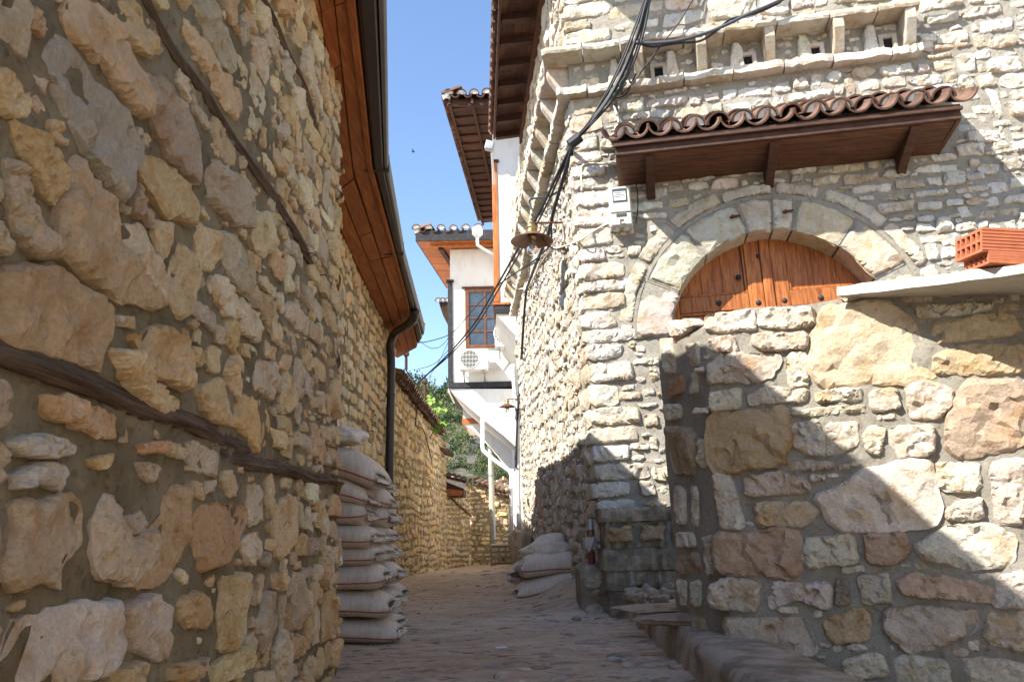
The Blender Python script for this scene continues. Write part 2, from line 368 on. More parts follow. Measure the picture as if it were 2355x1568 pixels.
def resample(P, n):
    P = np.asarray(P, float); Q = np.vstack([P, P[:1]]); d = np.linalg.norm(np.diff(Q, axis=0), axis=1); L = np.concatenate([[0], np.cumsum(d)])
    t = np.linspace(0, L[-1], n, endpoint=False); return np.stack([np.interp(t, L, Q[:, 0]), np.interp(t, L, Q[:, 1])], 1)
def chaikin(P, k=.13):
    P = np.asarray(P, float); Q = np.roll(P, -1, 0); return np.stack([P*(1-k)+Q*k, P*k+Q*(1-k)], 1).reshape(-1, 2)
def area(P): x, y = np.asarray(P).T; return abs(np.dot(x, np.roll(y, -1))-np.dot(y, np.roll(x, -1)))/2
NR = np.random.RandomState(3)
from mathutils.geometry import delaunay_2d_cdt
def inside(P, Q):
    ins = np.zeros(len(Q), bool); n = len(P)
    for i in range(n):
        a, b = P[i], P[(i+1) % n]
        if a[1] == b[1]: continue
        ins ^= ((a[1] > Q[:, 1]) != (b[1] > Q[:, 1])) & (Q[:, 0] < (b[0]-a[0])*(Q[:, 1]-a[1])/(b[1]-a[1])+a[0])
    return ins
def stone_geo(poly, h, px, rough=1.0):
    """one rough split stone: local (u, v, w) vertices and faces; a chipped, faceted front on an uneven outline"""
    if px > 62: n, q = 44, 10.5
    elif px > 36: n, q = 32, 7.5
    elif px > 18: n, q = 22, 4.6
    elif px > 9: n, q = 14, 2.6
    else: n, q = 9, 0
    P = resample(chaikin(poly), n); c = P.mean(0); sz = math.sqrt(area(P))+1e-6
    if np.dot(P[:, 0], np.roll(P[:, 1], -1))-np.dot(P[:, 1], np.roll(P[:, 0], -1)) < 0: P = P[::-1].copy()
    seed = NR.uniform(-50, 50, 3)
    P3 = np.concatenate([P, np.zeros((n, 1))], 1)+seed
    nv = np.stack([snoise(P3, 7/sz, 3), snoise(P3+9, 7/sz, 3)], 1)
    P = P+nv*sz*.035+NR.normal(0, .010*sz, P.shape)
    In = c+(P-c)*(.93 if px > 18 else .86)+NR.normal(0, .010*sz, P.shape)
    pts = [P, In]
    if q:
        st = sz/q; lo, hi = P.min(0), P.max(0)
        gx_, gy_ = np.meshgrid(np.arange(lo[0], hi[0], st), np.arange(lo[1], hi[1], st*.87), indexing='ij')
        gx_ = gx_+(np.arange(gx_.shape[1])[None, :] % 2)*st*.5
        G = np.stack([gx_.ravel(), gy_.ravel()], 1)+NR.normal(0, .24*st, (gx_.size, 2))
        G = G[inside(c+(In-c)*(1-.5/q), G)]
        pts.append(G)
    else: pts.append(c[None, :])
    Q = np.concatenate(pts); E = [(i, (i+1) % n) for i in range(n)]
    r = delaunay_2d_cdt([Vector(p) for p in Q], E, [], 1, 1e-7)
    Q2 = np.array([(v.x, v.y) for v in r[0]]); org = [(min(o) if o else 10**6) for o in r[3]]; f = [tuple(t) for t in r[2]]
    org = np.array(org); isb = org < n; isi = (org >= n) & (org < 2*n)
    K = int(min(14, 3+px/9)); Cn = c+(P[NR.randint(n, size=K)]-c)*NR.uniform(0, 1, (K, 1))**.5
    T = NR.normal(0, .20*rough, (K, 2)); Of = NR.normal(0, .16*rough, K)
    W3 = np.concatenate([Q2, np.zeros((len(Q2), 1))], 1)+seed
    Qw = Q2+np.stack([snoise(W3, 9/sz, 2), snoise(W3+5, 9/sz, 2)], 1)*sz*.05
    k = ((Qw[:, None, :]-Cn[None])**2).sum(2).argmin(1)
    tilt = (T[k]*(Q2-Cn[k])).sum(1)
    g = NR.normal(0, .10, 2)
    w_ = h*(.92+Of[k])+np.clip(tilt+(Q2-c)@g, -.55*h, .55*h)+h*.16*rough*snoise(W3, 4/sz, 3)+NR.normal(0, .04*h*rough, len(Q2))
    w_ = np.where(isb, h*(.30+.25*snoise(W3, 6/sz, 2)), np.where(isi, w_*.86-.06*h, w_))
    bi = {int(o): i for i, o in enumerate(org) if o < n}
    V = np.concatenate([Q2, w_[:, None]], 1); b0 = len(V)
    Sk = c+(P-c)*1.035; V = np.concatenate([V, np.concatenate([Sk, np.full((n, 1), -.05)], 1)])
    for i in range(n):
        j = (i+1) % n
        if i in bi and j in bi: f.append((b0+i, b0+j, bi[j], bi[i]))
    return V, f
PAL_LEFT = [(.64, .49, .285), (.66, .51, .31), (.60, .455, .26), (.64, .465, .255), (.58, .475, .34), (.68, .56, .38), (.61, .42, .245), (.54, .43, .30)]
PAL_RIGHT = [(.59, .565, .505), (.62, .60, .545), (.56, .525, .455), (.63, .61, .56), (.57, .52, .435), (.56, .535, .485), (.50, .43, .335)]
PAL_SIDE = [(.57, .54, .475), (.60, .575, .51), (.54, .49, .405), (.58, .55, .485), (.54, .505, .44), (.49, .42, .325)]
def tint_of(pal, var=.08):
    c = np.array(pal[NR.randint(len(pal))]); return tuple(np.clip(c*(1+NR.normal(0, var))*(1+NR.normal(0, .02, 3)), .05, .75))
class Masonry:
    """collects the stones of one thing; the 300 largest in view become parts, the rest one joined part per wall"""
    def __init__(s, root, cap=300): s.root = root; s.L = []; s.cap = cap
    def stone(s, wall, poly, h, parent, tint, material=None, name='stone', rough=1.0, label=None):
        P = np.asarray(poly, float); c = P.mean(0); W = wall.P(P[:, 0], P[:, 1])
        q = np.array([proj(p) for p in W]); vis = (q[:, 0].max() > -5) & (q[:, 0].min() < 2360) & (q[:, 1].max() > -5) & (q[:, 1].min() < 1573)
        ext = np.clip(q, (-100, -100), (2455, 1668)); d = ext.max(0)-ext.min(0); px = float(max(math.sqrt(max(area(ext), .01)), .55*d.max())) if vis else 0.0
        s.L.append((px*(1e6 if name != 'stone' else 1), px, wall, P, h, parent, tint, material or m_stone, name, rough, label))
    def flush(s):
        s.L.sort(key=lambda r: -r[0]); off = rootloc(s.root); rest = {}; n = 0
        for (_, px, wall, P, h, parent, tint, mt, name, rough, label) in s.L:
            V, f = stone_geo(P, h, px, rough); W = wall.P(V[:, 0], V[:, 1], V[:, 2])-off
            # outward winding
            if np.dot(np.cross(wall.u, wall.V), wall.n) < 0: f = [q[::-1] for q in f]
            if (n < s.cap and px > 3) or name != 'stone':
                o = link(name, new_mesh(name, W, f, mt, tint=tint), parent); n += 1
                if label: o['label'] = label
            else:
                R = rest.setdefault((parent, mt.name), [[], [], [], mt]); b = len(R[0])
                R[0].extend(W); R[1].extend([tuple(b+i for i in q) for q in f]); R[2].extend([tint]*len(W))
        for (parent, _), (v, f, t, mt) in rest.items():
            o = link('rubble_stonework', new_mesh('rubble_stonework', np.array(v), f, mt, tint=np.array(t)), parent); o['kind'] = 'stuff'
def fill(mas, wall, occ, parent, u0, u1, v0, v1, pal, hr, lr, proud, gap, R, rect=.8, tall=.12, material=None, wob=.03, fillers=800, fmax=.10, fmin=.03, keep=None, rough=1.0, umax=None):
    """coursed rubble: rows of uneven stones, then small fillers"""
    v = v0-.03
    while v < v1:
        hh = R.uniform(*hr); u = u0-R.uniform(0, .15)
        while u < u1:
            L = R.uniform(*lr)*R.choice((.7, 1, 1, 1.35)); k = hh*R.uniform(.78, 1.0)
            if R.random() < tall: k = hh*R.uniform(1.3, 1.9)
            if R.random() < .12: L *= .55
            cu, cv = u+L/2, v+hh/2+wob*math.sin(u*2.1+v*3.3)+R.uniform(-.012, .012)+(k-hh)*.4*(k > hh)
            for att in range(3):
                P = rock_poly(cu, cv, L-gap*R.uniform(.7, 1.7), k-gap*R.uniform(.7, 1.7), R, rect, R.uniform(-.06, .06))
                if umax is not None: P[:, 0] = np.minimum(P[:, 0], umax+.010*np.sin(P[:, 1]*23))
                if P[:, 0].max()-P[:, 0].min() < .035: break
                if (keep is None or keep(cu, cv)) and occ.frac(P) < .04:
                    occ.take(grow(P, gap*.45))
                    mas.stone(wall, P, proud*R.uniform(.45, 1.45)*min(1.3, .6+.4*k/.12), parent, tint_of(pal), material, rough=rough); break
                k *= .72; L *= .72
            u += R.uniform(.92, 1.02)*max(L, .05)
        v += hh*R.uniform(.92, 1.0)
    for i in range(fillers):
        t = i/fillers; d = fmax*(1-t)+fmin*t
        cu, cv = R.uniform(u0, u1), R.uniform(v0, v1)
        P = rock_poly(cu, cv, d*R.uniform(1, 2.1), d*R.uniform(.6, 1.0), R, .5, R.uniform(-.3, .3))
        if umax is not None: P[:, 0] = np.minimum(P[:, 0], umax+.010*np.sin(P[:, 1]*23))
        if P[:, 0].max()-P[:, 0].min() > .02 and (keep is None or keep(cu, cv)) and occ.frac(P) < .03:
            occ.take(grow(P, gap*.4)); mas.stone(wall, P, proud*R.uniform(.4, 1.1), parent, tint_of(pal), material, rough=rough)
def mortar(name, wall, u0, u1, v0, v1, step, mt, parent, amp=.008, hole=None, du=None):
    nu, nv = max(2, int((u1-u0)/step)), max(2, int((v1-v0)/step))
    U, V = np.meshgrid(np.linspace(u0, u1, nu+1), np.linspace(v0, v1, nv+1), indexing='ij')
    W = amp*snoise(np.stack([U, V, 0*U], -1), 9, 3)+amp*.5*NR.normal(0, 1, U.shape)
    if hole is not None: U, V, W = hole.snap(U, V, W)
    P = wall.P(U, V, W).reshape(-1, 3); f = []
    flip = np.dot(np.cross(wall.u, wall.V), wall.n) < 0
    for i in range(nu):
        for j in range(nv):
            q = (i*(nv+1)+j, (i+1)*(nv+1)+j, (i+1)*(nv+1)+j+1, i*(nv+1)+j+1)
            if hole is not None and all(hole.inside(U.flat[k], V.flat[k]) for k in q): continue
            f.append(q[::-1] if flip else q)
    return link(name, new_mesh(name, P-rootloc(parent), f, mt, smooth=True), parent)

# ---------------------------------------------------------------- the ground
def interp(x, T): return np.interp(x, [a for a, b in T], [b for a, b in T])
def gz(x, y):
    x = np.asarray(x, float); y = np.asarray(y, float)
    z = interp(y, [(-700, -14), (-40, -5), (-6, -1.3), (0, -.35), (2, .16), (3.2, .33), (3.8, .375), (6, .38), (9, .385), (12, .45), (15, .40), (18, .31), (21, .30), (40, .1), (700, -6)])
    t = np.clip((x-.05)/.6, 0, 1); t = t*t*(3-2*t)
    k = np.clip((y-6.3)/1.2, 0, 1)*np.clip((13.5-y)/4, 0, 1)
    return z+.20*t*k+.012*np.sin(x*2.1+.5)*np.clip(1-abs(y-6)/8, 0, 1)
def nonuni(lo, a, b, hi, fine, rate=1.35):
    L = list(np.arange(a, b+1e-6, fine)); s_ = fine; x = a; pre = []
    while x > lo: s_ *= rate; x -= s_; pre.append(max(x, lo))
    s_ = fine; x = b; post = []
    while x < hi: s_ *= rate; x += s_; post.append(min(x, hi))
    return np.array(pre[::-1]+L+post)
gx = nonuni(-700, -1.5, 1.1, 700, .03); gy = nonuni(-60, 3.3, 9.6, 900, .035, 1.12)
X, Y = np.meshgrid(gx, gy, indexing='ij'); Z = gz(X, Y)
near = np.clip(1-(np.abs(Y-7)-5)/8, 0, 1)*(np.abs(X) < 4)
Q = np.stack([X, Y*1.6, 0*X], -1)
Qr = np.stack([X*5, Y*27, 0*X], -1)
rm = np.clip(snoise(Q, 1.6, 2)*1.3+.25+np.clip((X-.0)*1.2, -.6, .6)+np.clip(4.6-Y, 0, 1)*.8, 0, 1)
Z = Z+near*(.010*snoise(Q, 4, 3)+.006*snoise(Q, 17, 3)+rm*.030*np.clip(snoise(Qr, 1.0, 2), -.6, .45)+NR.normal(0, .0012, X.shape))
mbg = MB(); mbg.grid(np.stack([X, Y, Z], -1), flip=True)
GROUND = link('ground', new_mesh('ground', np.array(mbg.v), [q[::-1] for q in mbg.f], m_dirt, smooth=True)); GROUND['kind'] = 'structure'
# ---------------------------------------------------------------- left stone house
Rl = random.Random(21)
lh = thing('stone_house', 'shaded ochre rubble stone house on the left with a varnished wooden eave and brown gutter', 'house', (-1.2, 4.0, .3))
uA = nrm(A(-.05, .9987, 0))
WA = Wall(A(-.91, 3.99, .30)-uA*3.99, uA, (-.024, 0)); WA.amp = .013       # u runs 0 .. 3.99 (corner)
LA = 3.99
wa = mortar('near_wall', WA, -.4, LA, -.9, 3.32, .026, m_mortar_brown, lh, .0075)
mas = Masonry(lh)
occ = Occ(-.2, LA+.1, -.6, 3.5)
TR = [
 [(0,615),(120,625),(235,690),(240,760),(215,850),(130,820),(0,800)],
 [(128,534),(149,447),(175,359),(195,390),(236,462),(252,534),(287,580),(329,616),(370,698),(329,719),(246,667),(180,631),(128,580)],
 [(82,154),(123,87),(169,128),(216,195),(277,277),(303,354),(267,452),(231,441),(169,329),(128,246)],
 [(169,0),(226,21),(277,92),(318,169),(323,231),(329,277),(287,241),(241,175),(195,133),(154,77),(139,31)],
 [(246,15),(308,10),(354,67),(375,118),(344,128),(308,118),(277,77)],
 [(339,185),(380,190),(406,231),(452,287),(457,359),(457,426),(411,395),(370,329),(334,246)],
 [(477,380),(544,400),(570,457),(575,519),(529,508),(477,462)],
 [(308,359),(359,370),(411,411),(442,472),(442,519),(390,503),(339,442)],
 [(513,534),(554,554),(580,616),(575,683),(544,662),(519,606)],
 [(390,606),(411,565),(442,596),(436,662),(426,719),(400,729),(380,683)],
 [(426,51),(462,92),(493,133),(554,216),(565,257),(544,272),(508,226),(462,149),(431,92)],
 [(442,0),(483,0),(519,62),(544,128),(544,169),(508,149),(477,92),(452,36)],
 [(5,287),(67,308),(118,375),(133,426),(108,467),(77,436),(31,349)],
 [(87,277),(123,277),(133,339),(98,318)],
 [(0,370),(26,390),(51,477),(87,544),(108,596),(62,590),(21,529),(0,462)],
 [(267,524),(323,519),(339,560),(375,642),(375,703),(339,672),(303,606),(272,554)],
 [(447,508),(493,534),(508,580),(488,621),(457,616)],
 [(354,508),(390,513),(395,544),(375,596),(359,590)],
 [(585,493),(616,488),(631,560),(606,596),(580,554)],
 [(293,779),(356,748),(419,779),(429,842),(419,899),(377,884),(335,842)],
 [(246,810),(314,816),(361,884),(398,925),(387,957),(314,925),(256,847)],
 [(455,894),(502,868),(523,957),(523,983),(487,973),(461,936)],
 [(555,915),(591,910),(618,957),(612,1020),(581,1046),(560,999),(529,967)],
 [(513,847),(544,810),(560,847),(550,920),(523,899)],
 [(591,826),(628,836),(639,873),(618,920),(581,894)],
 [(99,904),(188,931),(277,967),(283,1004),(230,1009),(157,983),(105,967)],
 [(0,1025),(52,999),(120,1004),(167,1035),(120,1051),(52,1051)],
 [(21,1082),(89,1062),(126,1072),(147,1098),(131,1135),(89,1109),(26,1130)],
 [(31,1156),(141,1135),(173,1177),(178,1245),(136,1292),(136,1349),(110,1334),(31,1360),(0,1323),(21,1219)],
 [(236,1140),(277,1192),(283,1250),(314,1219),(330,1234),(319,1302),(277,1349),(225,1323),(204,1271),(209,1198)],
 [(382,1124),(424,1114),(413,1182),(413,1245),(377,1323),(309,1349),(335,1245),(361,1166)],
 [(445,1166),(513,1156),(560,1182),(534,1250),(487,1297),(445,1307),(434,1250)],
 [(31,1423),(131,1397),(246,1370),(256,1480),(225,1564),(0,1568),(0,1491)],
 [(262,1407),(340,1365),(366,1407),(387,1470),(377,1517),(314,1501),(277,1464)],
 [(398,1376),(445,1360),(476,1402),(461,1449),(408,1438)],
 [(492,1334),(539,1318),(544,1376),(523,1480),(492,1496),(487,1402)],
 [(623,1166),(670,1135),(665,1250),(628,1287),(623,1219)],
 [(544,1245),(581,1219),(591,1271),(555,1302)],
 [(304,1062),(351,1072),(340,1109),(314,1103)],
 [(372,1014),(429,1035),(413,1056),(366,1046)],
 [(309,1020),(361,1014),(356,1040),(314,1046)],
 [(188,1056),(256,1040),(246,1067),(209,1082)],
 [(482,1522),(539,1480),(550,1533),(502,1568),(476,1568)],
 [(377,1527),(434,1517),(429,1564),(377,1568)]]
TT = {0: (.35, .25, .15), 1: (.36, .265, .165), 2: (.27, .235, .18), 3: (.40, .29, .18), 26: (.42, .37, .30), 27: (.38, .34, .29), 28: (.37, .29, .20),
      31: (.34, .22, .12), 32: (.43, .37, .31), 33: (.39, .32, .25), 40: (.42, .26, .15), 19: (.41, .29, .16), 22: (.45, .31, .15)}
# timber lacing bands first: they hold their place against the stones
BANDS = [([(0, 820), (200, 880), (400, 960), (560, 1030)], .060), ([(505, 1042), (640, 1078), (768, 1108)], .055),
         ([(335, 0), (395, 105), (470, 215), (560, 340), (640, 460), (712, 600)], .050), ([(592, -20), (640, 70), (690, 190), (735, 320)], .042)]
for pts, hh in BANDS:
    hh *= .86
    uv = [WA.uv(*p) for p in pts]; uv = sorted(uv)
    if hh > .0475 or pts[0][1] <= 0:
        if pts[0] != (505, 1042): uv = [(uv[0][0]-.9, uv[0][1])]+uv
    us = np.linspace(uv[0][0], min(uv[-1][0], LA), 26); vs_ = np.interp(us, [a for a, b in uv], [b for a, b in uv])
    ring = []
    for i, (u, v) in enumerate(zip(us, vs_)):
        h2 = hh/2*(1+.22*snoise(A(u*9, v, 3), 1, 2)); d = .017+.009*snoise(A(u*14, 5, v), 1, 2); v += .006*math.sin(u*7)
        k = 1 if 0 < i < 25 else .6
        ring.append([WA.P(u, v-h2*k, -.05), WA.P(u, v-h2*k, d*.4), WA.P(u, v-h2*.4*k, d+.006), WA.P(u, v+h2*.35*k, d), WA.P(u, v+h2*k, d*.3), WA.P(u, v+h2*k, -.05)])
        if i: occ.take([(us[i-1], vs_[i-1]-hh*.55), (u, v-hh*.55), (u, v+hh*.55), (us[i-1], vs_[i-1]+hh*.55)])
    mb = MB(); mb.grid(np.array(ring), flip=False); mb.add(ring[-1], [tuple(range(6))]); mb.add(ring[0], [tuple(range(5, -1, -1))])
    mb.build('timber_band', m_wood_old, lh)
for i, P in enumerate(TR):
    uv = np.array(WA.trace(P)); uv = uv[uv[:, 0] > -2]
    c = uv.mean(0); uv = c+(uv-c)*1.09
    if occ.frac(uv) > .5: continue
    occ.take(grow(uv, .012)); mas.stone(WA, uv, Rl.uniform(.018, .032), wa, tuple(1.55*k for k in TT[i]) if i in TT else tint_of(PAL_LEFT, .06))
fill(mas, WA, occ, wa, 0.95, LA+.03, -.15, 3.30, PAL_LEFT, (.09, .17), (.12, .32), .020, .0075, Rl, .6, .2, fillers=9000, fmax=.20, fmin=.018, wob=.05, umax=LA+.006)
# the corner face of the near wall, seen only from the side
WAr = Wall(WA.P(LA, 0, 0), (-1, -.05, 0), (-.024, 0), n_toward=(-1.3, 9, 1)); war = mortar('corner_wall', WAr, 0, .62, -.2, 3.32, .05, m_mortar_brown, lh)
occ2 = Occ(0, .7, -.2, 3.4); fill(mas, WAr, occ2, war, .10, .55, 0, 3.25, PAL_LEFT, (.10, .18), (.14, .3), .022, .02, Rl, .5, fillers=60)
# far length of the same house
pB0, pB1 = A(-1.40, 4.0, .30), A(-1.655, 10.25, .30)
WB = Wall(pB0, pB1-pB0); WB.amp = .010; LB = float(np.linalg.norm(pB1-pB0))
wb = mortar('far_wall', WB, 0, LB, -.2, 3.30, .06, m_mortar_brown, lh, .008)
occ3 = Occ(0, LB+.1, -.2, 3.4)
fill(mas, WB, occ3, wb, .02, LB+.01, 0, 3.28, PAL_LEFT, (.10, .17), (.13, .34), .019, .010, Rl, .6, .15, material=m_stone_far, fillers=1600, fmax=.09)
mb = MB(); e0, e1 = WB.P(LB, -.2), WB.P(LB, 3.3); mb.prism([e0, e1, e1+A(-3, 0, 0), e0+A(-3, 0, 0)], A(0, -.03, 0)); mb.build('end_wall', m_mortar_brown, lh)
mas.flush()
# eave: boarded soffit, fascia, gutter (polylines in plan at z = 3.6)
ZE = 3.60
WO = [A(-.60, -2.2, ZE), A(-.58, 2.3, ZE), A(-.77, 3.24, ZE), A(-1.0, 5.0, ZE), A(-1.17, 8.1, ZE), A(-1.35, 10.35, ZE)]
WI = [A(-.75, -2.2, ZE), A(-.88, 2.0, ZE), A(-.965, 3.40, ZE), A(-1.46, 5.7, ZE), A(-1.55, 8.1, ZE), A(-1.70, 10.95, ZE)]
GO = [A(-.46, -2.2, ZE), A(-.43, 2.5, ZE), A(-.585, 3.24, ZE), A(-.865, 5.03, ZE), A(-1.02, 6.95, ZE), A(-1.14, 9.62, ZE)]
def poly_at(L, t):
    k = min(int(t), len(L)-2); return L[k]+(L[k+1]-L[k])*(t-k)
soffit = link('soffit', new_mesh('soffit', [p+A(-.9 if k else 0, 0, .03)-rootloc(lh) for k in (0, 1) for p in WO], [(i, i+1, i+7, i+6) for i in range(5)], m_wood_soffit), lh)
nb = 4
for k in range(nb):                                    # boards run along the eave, cut into lengths
    a, b = k/nb, (k+1)/nb
    cuts = sorted([0, 5]+[Rl.uniform(.5, 4.8) for _ in range(5)]+[1, 2, 3, 4])
    cuts = [c for i, c in enumerate(cuts) if i == 0 or c-cuts[i-1] > .12]
    for c0, c1 in zip(cuts[:-1], cuts[1:]):
        T = [c0, c1]; dz = Rl.uniform(-.004, .004); g = .0035
        def pt(t, f): 
            I, O = poly_at(WI, t)+A(-.12, 0, 0), poly_at(WO, t); return I+(O-I)*f
        q = [pt(c0+.003, a+.012), pt(c1-.003, a+.012), pt(c1-.003, b-.012), pt(c0+.003, b-.012)]
        mb = MB(); mb.prism([p+A(0, 0, dz) for p in q], A(0, 0, .022)); mb.build('soffit_board', m_wood_soffit, soffit)
def strip(name, L0, L1, m, prof, parent):
    """sweep a profile [(f, z)] : f blends from polyline L0 to L1"""
    mb = MB(); G = []
    for i in range(len(L0)): G.append([L0[i]+(L1[i]-L0[i])*f+A(0, 0, z) for f, z in prof])
    mb.grid(np.array(G)); n = len(prof)
    mb.add(G[-1], [tuple(range(n))]); mb.add(G[0], [tuple(range(n))[::-1]])
    return mb.build(name, m, parent)
strip('fascia_board', WO, GO, m_wood_soffit, [(-.06, -.012), (.14, -.016), (.16, .01), (.20, .14), (-.02, .14), (-.06, -.012)], lh)
gt = strip('gutter', WO, GO, m_gutter_brown, [(.24, .10), (.26, .012), (.34, .0), (.68, .0), (.74, .012), (.78, .11), (.72, .115), (.68, .02), (.34, .02), (.28, .11), (.24, .10)], lh)
strip('gutter_lip', WO, GO, m_gutter_grey, [(.79, .03), (.80, .008), (.93, .012), (1.0, .05), (1.0, .115), (.93, .13), (.79, .118), (.79, .03)], gt)
for t in (1.95, 3.02, 3.9):                            # joints of the gutter lengths
    b = poly_at(GO, t); mb = MB(); d = nrm(poly_at(GO, t+.05)-poly_at(GO, t-.05)); sd_ = nrm(np.cross(d, (0, 0, 1)))
    sd_ = sd_ if sd_[0] < 0 else -sd_; mb.obox(b+sd_*.088+A(0, 0, .060), d, sd_, (0, 0, 1), .016, .090, .0630); mb.build('gutter_joint', m_gutter_brown, gt)
# roof slope above
mb = MB(); mb.add([p+A(-.05, 0, .15) for p in GO]+[p+A(-3.2, 0, 1.5) for p in GO], [(i, i+1, i+7, i+6) for i in range(5)]); mb.build('roof', m_terracotta, lh)
mb = MB(); a = A(-1.70, 10.95, ZE); mb.prism([a, A(-1.35, 10.35, ZE), A(-1.14, 9.66, ZE+.15), a+A(-2.4, .4, 1.3)], A(0, .03, 0)); mb.build('gable_board', m_wood_soffit, lh)
# downpipe
px = at(897, 1010, 9.38)
top = poly_at(GO, 4.86)+A(-.10, 0, .01)
xw, yw = px[0], 9.38
pts = spline([at(955, 714, 8.55), at(950, 735, 8.65), at(930, 752, 8.95), at(908, 766, 9.28), at(898, 792, 9.38), A(xw, yw, at(897, 840, 9.38)[2]), A(xw, yw, 2.4), A(xw, yw, .32)], 6)
mb = MB(); mb.tube(pts, .052, 14); dp = mb.build('downpipe', m_gutter_brown, lh, smooth=True)
for z in (2.75, 1.35):
    mb = MB(); mb.lathe((xw, yw, z), [(.052, -.02), (.060, -.018), (.060, .018), (.052, .02)], 14); mb.build('pipe_clamp', m_gutter_brown, dp)
for q in ((700, 583), (728, 633)):                     # bent nails standing out of the near wall
    u, v = WA.uv(*q); p = WA.P(u, v); mb = MB(); mb.tube([p-WA.n*.02, p+WA.n*.045, p+WA.n*.05+A(0, 0, -.008)], .003, 6); mb.build('iron_nail', m_iron, lh)

# ---------------------------------------------------------------- tile-capped wall further up on the left
def tile_mesh(name, Lg, r0, r1, th, n=9, plug=False, arc=math.pi):
    v = []; f = []; mi = []
    for (y, r) in ((0, r0), (Lg, r1)):
        for rr in (r, r-th):
            for k in range(n+1):
                a = (math.pi-arc)/2+arc*k/n; v.append((rr*math.cos(a), y, rr*math.sin(a)))
    m = n+1
    for k in range(n):
        f += [(k, k+1, 2*m+k+1, 2*m+k), (m+k+1, m+k, 3*m+k, 3*m+k+1), (k+1, k, m+k, m+k+1), (2*m+k, 2*m+k+1, 3*m+k+1, 3*m+k)]; mi += [0]*4
    f += [(0, 2*m, 3*m, m), (n, m+n, 3*m+n, 2*m+n)]; mi += [0, 0]
    if plug:
        f.append(tuple(range(m, 2*m))); mi.append(1)
        b = len(v); v += [(p[0]*.93, .012, p[2]*.93) for p in v[m:2*m]]; f.pop(); f.append(tuple(range(b, b+m)))
    me = bpy.data.meshes.new(name); me.from_pydata(v, [], f); me.materials.append(m_terracotta); me.materials.append(m_limewash)
    me.polygons.foreach_set('material_index', np.array(mi, np.int32)); me.update(); return me
def frame_mat(loc, x, y, z):
    Mx = Matrix.Identity(4)
    for i in range(3): Mx[i][0], Mx[i][1], Mx[i][2], Mx[i][3] = x[i], y[i], z[i], loc[i]
    return Mx
def put_tile(me, parent, p, along, up, flip=False, mirror=False):
    y = nrm(along); x = nrm(np.cross(y, up)); z = np.cross(x, y)
    if flip: x, z = -x, -z
    o = link('roof_tile', me, parent); o.matrix_basis = frame_mat(np.asarray(p)-rootloc(parent), x, y, z); return o
tile_small = tile_mesh('roof_tile', .34, .085, .070, .014, 8)
tile_plug = tile_mesh('roof_tile', .42, .105, .088, .016, 9, True)
tile_end = tile_mesh('roof_tile', .40, .088, .076, .015, 9)

cw = thing('garden_wall', 'yellowish shaded rubble wall capped with terracotta tiles behind the sack stack', 'wall', (-1.65, 14, .3))
Rc = random.Random(4)
pC0, pC1 = A(-1.68, 10.22, .25), A(-1.64, 18.2, .25)
WC = Wall(pC0, pC1-pC0); LC = float(np.linalg.norm(pC1-pC0)); WC.amp = .012
wc = mortar('wall_core', WC, 0, LC, -.1, 2.95, .09, m_mortar_brown, cw)
mas = Masonry(cw); occ = Occ(0, LC, -.1, 3.0)
PAL_C = [tuple(np.array(c)*1.0) for c in PAL_LEFT]
fill(mas, WC, occ, wc, .02, LC, .05, 2.92, PAL_C, (.10, .17), (.14, .34), .022, .014, Rc, .6, .12, material=m_stone_far, fillers=900, fmax=.08)
mas.flush()
mb = MB(); mb.prism([WC.P(0, -.1, -.004), WC.P(0, 2.95, -.004), WC.P(0, 3.12, -.25), WC.P(0, 2.95, -.5), WC.P(0, -.1, -.5)], WC.u*LC); mb.build('wall_backing', m_mortar_brown, cw)
Lt = 6.2                                               # tiled coping, first 6.2 m; each tile lies across the wall
for i in range(int(Lt/.175)):
    u = .05+i*.175; dz = Rc.uniform(-.02, .02)
    put_tile(tile_small, cw, WC.P(u, 2.93+dz, .16), -WC.n*.32+A(0, 0, .11), (0, 0, 1))
    put_tile(tile_small, cw, WC.P(u+.087, 2.945+dz, .14), -WC.n*.32+A(0, 0, .11), (0, 0, 1), True)
for i in range(4):                                     # lower bit of coping past the step in height
    put_tile(tile_small, cw, WC.P(6.55+i*.30, 2.55, .20), -WC.n*.32+A(0, 0, .11), (0, 0, 1))
# the small gate roof at its far end
gr = thing('gate_roof', 'small dark wooden gate canopy with whitewashed tile edge at the far bend of the alley', 'canopy', at(1044, 1134, 18.3))
y0 = 18.15
def q_(x, y, Y=18.15): return at(x, y, Y)
a, b, c, d = q_(1015, 1101), q_(1066, 1123), q_(1066, 1140), q_(1015, 1140)
mb = MB(); mb.prism([a, b, c, d], A(0, .9, 0)); mb.build('soffit_box', m_wood_dark, gr)
mb = MB(); mb.prism([q_(1018, 1122, 18.13), q_(1064, 1128, 18.13), q_(1062, 1139, 18.13), q_(1018, 1139, 18.13)], A(0, -.03, 0)); mb.build('front_board', m_wood_soffit, gr)
mb = MB(); mb.prism([q_(1014, 1097), q_(1072, 1112), q_(1068, 1124), q_(1014, 1103)], A(0, -.06, 0)); mb.build('lime_edge', m_limewash, gr)
mb = MB(); mb.prism([q_(1013, 1090), q_(1072, 1104), q_(1072, 1112), q_(1013, 1098)], A(0, 1.0, .02)); mb.build('tile_bed', m_terracotta, gr)
for i in range(5): put_tile(tile_small, gr, q_(1017+i*12, 1094+i*3.4, 18.05), A(0, .9, .25), (0, 0, 1))

